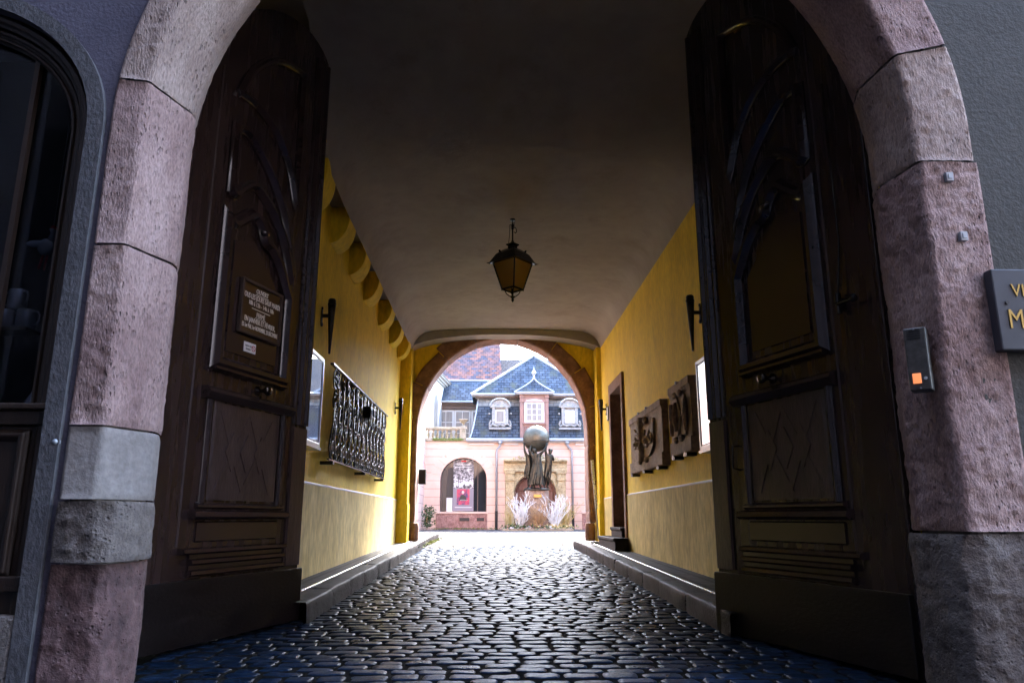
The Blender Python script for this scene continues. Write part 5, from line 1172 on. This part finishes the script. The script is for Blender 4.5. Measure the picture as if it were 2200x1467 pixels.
# narrow window
def wq(t0, t1, o_, z0, z1, b, archtop=0):
    n = 10 if archtop else 1
    pts = [(t0, z0), (t1, z0)] + ([(t1 - (t1 - t0) * i / n, z1 + archtop * math.sin(math.pi * i / n)) for i in range(n + 1)] if archtop else [(t1, z1), (t0, z1)])
    V = [onwing(t, o_, z) for t, z in pts] + [onwing(t, -.1, z) for t, z in pts]; k = len(pts)
    b.add(V, [tuple(range(k))] + [(i, i + k, (i + 1) % k + k, (i + 1) % k) for i in range(k)])
b = MB(); wq(1.1, 2.6, .10, 4.35, 6.35, b, .35); wf = b.build('window', 'offwhite', wg, world=True)
b = MB(); wq(1.35, 2.35, .115, 4.5, 6.25, b, .25); o = b.build('pane', 'curtain', wf); o.matrix_parent_inverse = Matrix.Translation((4, -25, -.3))

ew = thing('side_wing', 'pale unseen wing added right of the courtyard for bounce light and reflections', 'building', (9.5, 25, .3))
b = MB(); b.box(8.6, 12, 14.5, FY - .3, 0, 4.4); b.build('lower_wall', 'facade_y', ew, world=True)  # out of view, added to bounce light and fill the glass reflections
b = MB(); b.box(8.7, 12, 14.5, FY - .3, 4.4, 7.2); b.build('upper_wall', 'offwhite', ew, world=True)
for k in range(5):
    b = MB(); b.box(8.56, 8.62, 16 + 3.3 * k, 17.2 + 3.3 * k, 1.2, 3.2); b.build('window', 'darkglass', ew, world=True)

# big patterned roof and grey roof behind
br_ = thing('tiled_roof_house', 'tall old roof of patterned red and dark blue tiles behind the gallery', 'building', (-6, 48, 0))
b = MB(); b.add([(-16, 46, 7.4), (.72, 46, 7.4), (.46, 52, 15.5), (-16, 52, 15.5), (.72, 58, 7.4), (-16, 58, 7.4)], [(0, 1, 2, 3), (1, 4, 2), (3, 2, 4, 5)]); b.build('roof', 'tiles', br_, world=True)
b = MB(); b.box(-15.6, .5, 46.3, 57.5, 0, 7.6); b.build('wall', 'offwhite', br_, world=True)
gh = thing('grey_roof_house', 'low grey tiled roof ridge behind the pointed slate roof', 'building', (8, 52, 0))
b = MB(); b.add([(.3, 48, 7.6), (20, 48, 7.6), (20, 52, 11.75), (.3, 52, 11.75), (20, 56, 7.6), (.3, 56, 7.6)], [(0, 1, 2, 3), (3, 2, 4, 5), (0, 3, 5), (1, 4, 2)]); b.build('roof', 'greyroof', gh, world=True)
b = MB(); b.box(.6, 19.6, 48.3, 55.6, 0, 7.8); b.build('wall', 'offwhite', gh, world=True)
b = MB(); b.box(.75, 1.05, 47.2, 47.6, 9.0, 9.9); b.build('flue', 'zinc', gh, world=True)

# ------------------------------------------------------------------ statue
SX, SY = 1.90, 31.6
stt = thing('globe_statue', 'bronze group of three figures holding up a great globe on a granite plinth', 'statue', (SX, SY, GZ))
b = MB()
b.grid(lambda u, v: (lambda a, z: ((.50 + .17 * (1 - v) ** 2 + .02 * noise.noise(Vector((math.cos(a) * 2, math.sin(a) * 2, z * 2)))) * math.copysign(abs(math.cos(a)) ** .7, math.cos(a)), (.46 + .15 * (1 - v) ** 2) * math.copysign(abs(math.sin(a)) ** .7, math.sin(a)), z))(2 * math.pi * u, 1.62 * v), 32, 10)
b.build('plinth', 'plinth', stt, smooth=True)
b = MB(); b.lathe([(.50, 1.60), (.56, 1.62), (.56, 1.66), (.52, 1.70), (.50, 1.71)], n=28); b.build('base_slab', 'bronze', stt)
b = MB(); b.prism([(-.16, 1.32), (.16, 1.32), (.16, 1.44), (-.16, 1.44)], -.55, -.50, 'y'); b.build('bronze_label', 'gold', stt, bevel=.005)
zc = 4.03 - GZ
b = MB(); b.ball((0, 0, zc), .565, 40, 28); b.build('globe', 'globe', stt, smooth=True)
b = MB(); b.tube([(.572 * math.cos(R(a)), .572 * math.sin(R(a)), zc - .14 + .06 * math.cos(R(a))) for a in range(0, 360, 8)], .014, 6, closed=True); b.lathe([(.05, zc + .555), (.04, zc + .59)], (-.03, -.1, 0)); b.build('globe_band', 'bronze', stt, smooth=True)

def figure(name, J, bones, rad, y0=0):
    """one skinned body; J joint -> (x,y,z) relative to the statue's foot"""
    keys = list(J); idx = {k: i for i, k in enumerate(keys)}
    me = bpy.data.meshes.new(name); me.from_pydata([J[k] for k in keys], [(idx[a], idx[c]) for a, c in bones], []); me.update()
    o = bpy.data.objects.new(name, me); COL.objects.link(o)
    sk_ = o.modifiers.new('s', 'SKIN'); sk_.use_smooth_shade = True
    ss = o.modifiers.new('d', 'SUBSURF'); ss.levels = ss.render_levels = 2
    for k in keys:
        v = me.skin_vertices[0].data[idx[k]]; r = rad[k]; v.radius = r if isinstance(r, tuple) else (r, r); v.use_root = (k == 'pelvis')
    bpy.context.view_layer.update()
    me2 = bpy.data.meshes.new_from_object(o.evaluated_get(bpy.context.evaluated_depsgraph_get()))
    bpy.data.objects.remove(o)
    me2.materials.clear(); me2.materials.append(M['bronze']); me2.name = name
    o = bpy.data.objects.new(name, me2); COL.objects.link(o); o.parent = stt
    me2.polygons.foreach_set('use_smooth', [True] * len(me2.polygons))
    return o
RD = dict(pelvis=.115, waist=.095, chest=.13, neck=.05, head=.085, crown=.07, shL=.058, elL=.04, wrL=.028, haL=.035, fiL=.018, shR=.058, elR=.04, wrR=.028, haR=.035, fiR=.018,
          hipL=.085, knL=.055, caL=.052, anL=.032, toL=.03, hipR=.085, knR=.055, caR=.052, anR=.032, toR=.03)
RD = {k: v * 1.3 if k not in ('head', 'crown', 'neck', 'fiL', 'fiR', 'toL', 'toR') else v * 1.12 for k, v in RD.items()}
BN = [('pelvis', 'waist'), ('waist', 'chest'), ('chest', 'neck'), ('neck', 'head'), ('head', 'crown'), ('chest', 'shL'), ('shL', 'elL'), ('elL', 'wrL'), ('wrL', 'haL'), ('haL', 'fiL'), ('chest', 'shR'), ('shR', 'elR'), ('elR', 'wrR'), ('wrR', 'haR'), ('haR', 'fiR'),
      ('pelvis', 'hipL'), ('hipL', 'knL'), ('knL', 'caL'), ('caL', 'anL'), ('anL', 'toL'), ('pelvis', 'hipR'), ('hipR', 'knR'), ('knR', 'caR'), ('caR', 'anR'), ('anR', 'toR')]
def rel(D): return {k: (v[0] - SX, v[1], v[2] - GZ) for k, v in D.items()}
base = 1.965
# middle figure, draped, facing the passage
fb = rel(dict(pelvis=(1.92, -.36, 2.76), waist=(1.91, -.35, 2.96), chest=(1.87, -.36, 3.18), neck=(1.83, -.37, 3.36), head=(1.80, -.40, 3.49), crown=(1.79, -.38, 3.57),
              shL=(1.70, -.36, 3.29), elL=(1.60, -.40, 3.50), wrL=(1.66, -.36, 3.70), haL=(1.68, -.34, 3.77), fiL=(1.70, -.33, 3.83),
              shR=(2.00, -.38, 3.30), elR=(2.17, -.44, 3.47), wrR=(2.29, -.38, 3.68), haR=(2.31, -.36, 3.76), fiR=(2.31, -.33, 3.84),
              hipL=(1.84, -.36, 2.68), knL=(1.80, -.42, 2.36), caL=(1.79, -.36, 2.2), anL=(1.78, -.33, 2.02), toL=(1.76, -.46, 1.99),
              hipR=(2.00, -.36, 2.68), knR=(2.03, -.45, 2.36), caR=(2.03, -.38, 2.2), anR=(2.03, -.36, 2.02), toR=(2.06, -.50, 1.99)))
f1 = figure('draped_figure', fb, BN, RD)
fa = rel(dict(pelvis=(1.60, -.05, 2.74), waist=(1.61, -.06, 2.94), chest=(1.62, -.10, 3.16), neck=(1.63, -.10, 3.34), head=(1.64, -.05, 3.47), crown=(1.64, -.02, 3.54),
              shL=(1.50, -.12, 3.28), elL=(1.40, -.16, 3.48), wrL=(1.38, -.14, 3.70), haL=(1.385, -.13, 3.77), fiL=(1.40, -.13, 3.83),
              shR=(1.74, -.02, 3.3), elR=(1.80, -.02, 3.5), wrR=(1.72, -.05, 3.6), haR=(1.70, -.08, 3.62), fiR=(1.68, -.1, 3.64),
              hipL=(1.55, -.1, 2.66), knL=(1.56, -.16, 2.36), caL=(1.57, -.1, 2.2), anL=(1.56, -.06, 2.02), toL=(1.50, -.17, 1.99),
              hipR=(1.66, 0, 2.66), knR=(1.70, 0, 2.36), caR=(1.71, .05, 2.2), anR=(1.72, .1, 2.02), toR=(1.70, 0, 1.99)))
figure('loinclothed_figure', fa, BN, RD)
RD = {k: v * (1.0 if k in ('head', 'crown') else 1.0) for k, v in RD.items()}
fc = rel(dict(pelvis=(2.38, -.10, 2.78), waist=(2.40, -.10, 2.97), chest=(2.43, -.14, 3.17), neck=(2.46, -.14, 3.36), head=(2.49, -.12, 3.49), crown=(2.50, -.10, 3.56),
              shL=(2.32, -.16, 3.30), elL=(2.27, -.22, 3.50), wrL=(2.31, -.2, 3.70), haL=(2.32, -.18, 3.77), fiL=(2.31, -.17, 3.83),
              shR=(2.56, -.10, 3.29), elR=(2.62, -.05, 3.10), wrR=(2.55, .05, 3.3), haR=(2.50, .08, 3.4), fiR=(2.46, .08, 3.45),
              hipL=(2.31, -.12, 2.68), knL=(2.26, -.2, 2.38), caL=(2.24, -.12, 2.2), anL=(2.22, -.1, 2.02), toL=(2.24, -.22, 1.99),
              hipR=(2.44, -.08, 2.68), knR=(2.42, -.16, 2.38), caR=(2.38, -.1, 2.2), anR=(2.33, -.08, 2.02), toR=(2.38, -.2, 1.99)))
figure('nude_figure', fc, BN, RD)
def skirt(name, cx, cy, ztop, zbot, r0, r1, folds, cx1=None, ph=0., parent=None):
    b = MB(); cx1 = cx if cx1 is None else cx1
    def fn(u, v):
        a = 2 * math.pi * u; r = r0 + (r1 - r0) * v ** .8; f = 1 + (.05 + .09 * v) * math.sin(a * folds + ph + v * 3.5) + .04 * math.sin(a * 3 + v * 9)
        return (cx + (cx1 - cx) * v + r * f * math.cos(a) - SX, cy + r * f * .8 * math.sin(a), ztop + (zbot - ztop) * v + .03 * math.sin(a * 3 + ph) * v - GZ)
    b.grid(fn, 60, 20); o = b.build(name, 'bronze', stt, smooth=True); return o
skirt('gown', 1.92, -.36, 3.02, 2.10, .16, .31, 11, 1.86)
skirt('bodice', 1.87, -.365, 3.32, 2.90, .165, .175, 7, 1.92)
skirt('loincloth', 1.60, -.06, 2.92, 2.42, .165, .22, 8, 1.60, 1.)
for (x, y, z) in ((1.795, -.39, 3.54), (1.64, -.02, 3.52), (2.495, -.10, 3.53)):
    b = MB(); b.ball((x - SX, y + .02, z - GZ), .10, 12, 8, (1, 1, .85)); b.build('hair', 'bronze', stt, smooth=True)

# planting bed
bd_ = thing('planting_bed', 'low stone kerb round the planting at the foot of the statue', 'kerb', (1.88, 31.2, GZ))
b = MB(); b.box(.45, 3.32, 30.7, 30.85, GZ - .02, GZ + .09); b.box(.45, .6, 30.85, 32.3, GZ - .02, GZ + .09); b.box(3.17, 3.32, 30.85, 32.3, GZ - .02, GZ + .09); b.build('kerb_edge', 'oldstone', bd_, world=True, bevel=.01)
b = MB(); b.box(.6, 3.17, 30.85, 32.3, GZ - .02, GZ + .05); b.build('soil', 'mortar', bd_, world=True)
def bush(name, label, cat, c, h, spread, n, m, r, seed, group=None, lean=.25, lvl=3, br=.5):
    rnd = random.Random(seed); b = MB()
    def grow(p, d, L, rad, lv):
        k = 3; path = [p]; q = p; dd = d
        for i in range(k):
            dd = (dd + Vector((rnd.uniform(-1, 1), rnd.uniform(-1, 1), rnd.uniform(-.3, .7))) * lean).normalized(); q = q + dd * (L / k); path.append(q)
        b.tube(path, rad, 4, rad * .55)
        if lv > 0:
            for i in range(rnd.choice((2, 3))):
                s_ = path[rnd.choice((1, 2, 3))]; nd = (dd + Vector((rnd.uniform(-1, 1), rnd.uniform(-1, 1), rnd.uniform(-.1, .6))) * .75).normalized(); grow(s_, nd, L * br * rnd.uniform(.7, 1.2), rad * .68, lv - 1)
    for i in range(n):
        a = rnd.uniform(0, 6.28); q = rnd.uniform(0, 1)
        d = Vector((math.cos(a) * spread * q, math.sin(a) * spread * q * .8, 1)).normalized()
        grow(Vector((c[0] + math.cos(a) * .07, c[1] + math.sin(a) * .07, c[2])), d, h * rnd.uniform(.45, .68), r, lvl)
    o = b.build(name, m); tag(o, label, cat, group); return o
bush('white_branch_bush', 'bush of white painted branches left of the statue plinth', 'bush', (1.16, 30.95, GZ + .05), 1.45, .34, 26, 'white_branch', .017, 2, 'white branch bushes by the statue')
bush('white_branch_bush', 'bush of white painted branches right of the statue plinth', 'bush', (2.58, 30.95, GZ + .05), 1.4, .32, 24, 'white_branch', .017, 5, 'white branch bushes by the statue')
bush('twig_bush', 'brown bare twig bush in front of the statue plinth', 'bush', (1.87, 30.93, GZ + .05), .95, .85, 34, 'straw', .014, 8, lvl=3, br=.6)
bush('twig_bush', 'yellowish twig bush at the outer right of the statue bed', 'bush', (3.02, 31.3, GZ + .05), 1.2, .5, 26, 'yellow_twig', .014, 11, lvl=3)
bush('twig_bush', 'thin yellowish twig bush at the outer left of the statue bed', 'bush', (.80, 31.4, GZ + .05), .9, .4, 12, 'yellow_twig', .013, 14, lvl=2)
def leaves(name, label, cat, c, h, sx, n, m, seed, size=.07, kind=None, sy=None):
    rnd = random.Random(seed); b = MB(); sy = sx * .5 if sy is None else sy
    for i in range(n):
        p = Vector((c[0] + rnd.gauss(0, sx), c[1] + rnd.gauss(0, sy), c[2] + rnd.uniform(.02, h)))
        d = Vector((rnd.uniform(-1, 1), rnd.uniform(-1, 1), rnd.uniform(-.2, 1))).normalized(); e = d.cross(Vector((rnd.uniform(-1, 1), rnd.uniform(-1, 1), .2))).normalized()
        L = size * rnd.uniform(.6, 1.4); b.add([p, p + d * L * .5 + e * L * .25, p + d * L, p + d * L * .5 - e * L * .25], [(0, 1, 2, 3)])
    o = b.build(name, m); tag(o, label, cat, kind=kind); return o
leaves('ground_cover', None, None, (1.1, 30.95, GZ + .03), .16, .32, 160, 'leaf', 1, .12, 'stuff')
leaves('ground_cover', None, None, (2.1, 30.95, GZ + .03), .14, .55, 220, 'leaf', 2, .10, 'stuff')
leaves('heather_clumps', None, None, (1.5, 30.9, GZ + .03), .2, .5, 200, 'red_stone', 3, .07, 'stuff')
leaves('pale_ground_cover', None, None, (2.7, 30.95, GZ + .03), .18, .35, 240, 'yellow_twig', 4, .10, 'stuff')
for i, (x, s_, l) in enumerate(((1.50, .17, 'white mound of decorative snow left of centre in the statue bed'), (2.42, .18, 'white mound of decorative snow right of centre in the statue bed'), (.85, .12, 'small white mound at the left end of the statue bed'))):
    b = MB(); b.grid(lambda u, v: (x + s_ * math.sin(math.pi * .5 * v) * math.cos(2 * math.pi * u) * (1 + .2 * noise.noise(Vector((u * 3, v * 2, i)))), 30.88 + .6 * s_ * math.sin(math.pi * .5 * v) * math.sin(2 * math.pi * u), GZ + .05 + .8 * s_ * math.cos(math.pi * .5 * v)), 16, 7)
    tag(b.build('snow_mound', 'white', smooth=True), l, 'ornament', 'white mounds in the statue bed')
# rosemary-like plant by the left of the parapet, grass at kerb foot
pl_ = thing('leafy_plant', 'small green shrub growing against the wing wall by the red parapet', 'plant', (-2.72, 32.6, GZ))
b = MB()
for i in range(5): b.tube([(0, 0, 0), (random.uniform(-.06, .06), random.uniform(-.1, .1), .4), (random.uniform(-.15, .2), random.uniform(-.2, .1), .8)], .012, 5, .004)
b.build('stem', 'straw', pl_)
lf = leaves('foliage', None, None, (0.03, 0, .1), .85, .13, 340, 'leaf', 6, .11); lf.parent = pl_
wd_ = leaves('kerb_weeds', None, None, (-1.22, 16.3, .24), .05, .02, 400, 'moss', 9, .035, 'stuff', sy=1.1)
leaves('moss_strip', None, None, (-1.3, 33.2, .26), .05, .9, 500, 'moss', 10, .05, 'stuff', sy=.08)

# ------------------------------------------------------------------ unseen houses behind the viewer, added to shade the street side
oh = thing('opposite_house', 'unseen house across the narrow street, made tall and dark to shade the portal', 'building', (0, -4, 0))
b = MB(); b.box(-30, 5.0, -12, -3.3, -.2, 19); b.build('wall', 'opp', oh, world=True)  # height and dark walls set to cut the street's sky light
b = MB(); b.add([(-30, -3.0, 19), (5.3, -3.0, 19), (5.3, -8, 23), (-30, -8, 23), (-30, -12, 19), (5.3, -12, 19)], [(0, 1, 2, 3), (3, 2, 5, 4)]); b.build('roof', 'greyroof', oh, world=True)
for i in range(4):
    for z in (1.1, 4.2, 7.3, 10.4):
        b = MB(); x = -11 + 4 * i; b.box(x, x + 1.2, -3.31, -3.25, z, z + 1.8); b.build('window', 'darkglass', oh, world=True)

ch = thing('left_shade_house', 'tall house closing the street at the viewer\'s left', 'building', (-10, 0, 0))
b = MB(); b.box(-16, -6.2, -3.24, 2.95, -.2, 19); b.build('wall', 'opp', ch, world=True)  # added block, keeps sky light out of the street's left end
for z in (1.2, 4.5, 7.8, 11.1):
    for y in (-2.2, .6): b = MB(); b.box(-6.2, -6.15, y, y + 1.1, z, z + 1.7); b.build('window', 'darkglass', ch, world=True)
sq = thing('right_shade_house', 'unseen house added beyond the street to limit the light from the right', 'building', (16, -16, 0))
b = MB(); b.box(5.2, 34, -22, -8.5, -.2, 17); b.build('wall', 'opp', sq, world=True)  # added block, narrows the sky opening on the right
for i in range(6):
    for z in (1.2, 4.5, 7.8): b = MB(); b.box(6 + 4 * i, 7.2 + 4 * i, -8.5, -8.45, z, z + 1.8); b.build('window', 'darkglass', sq, world=True)
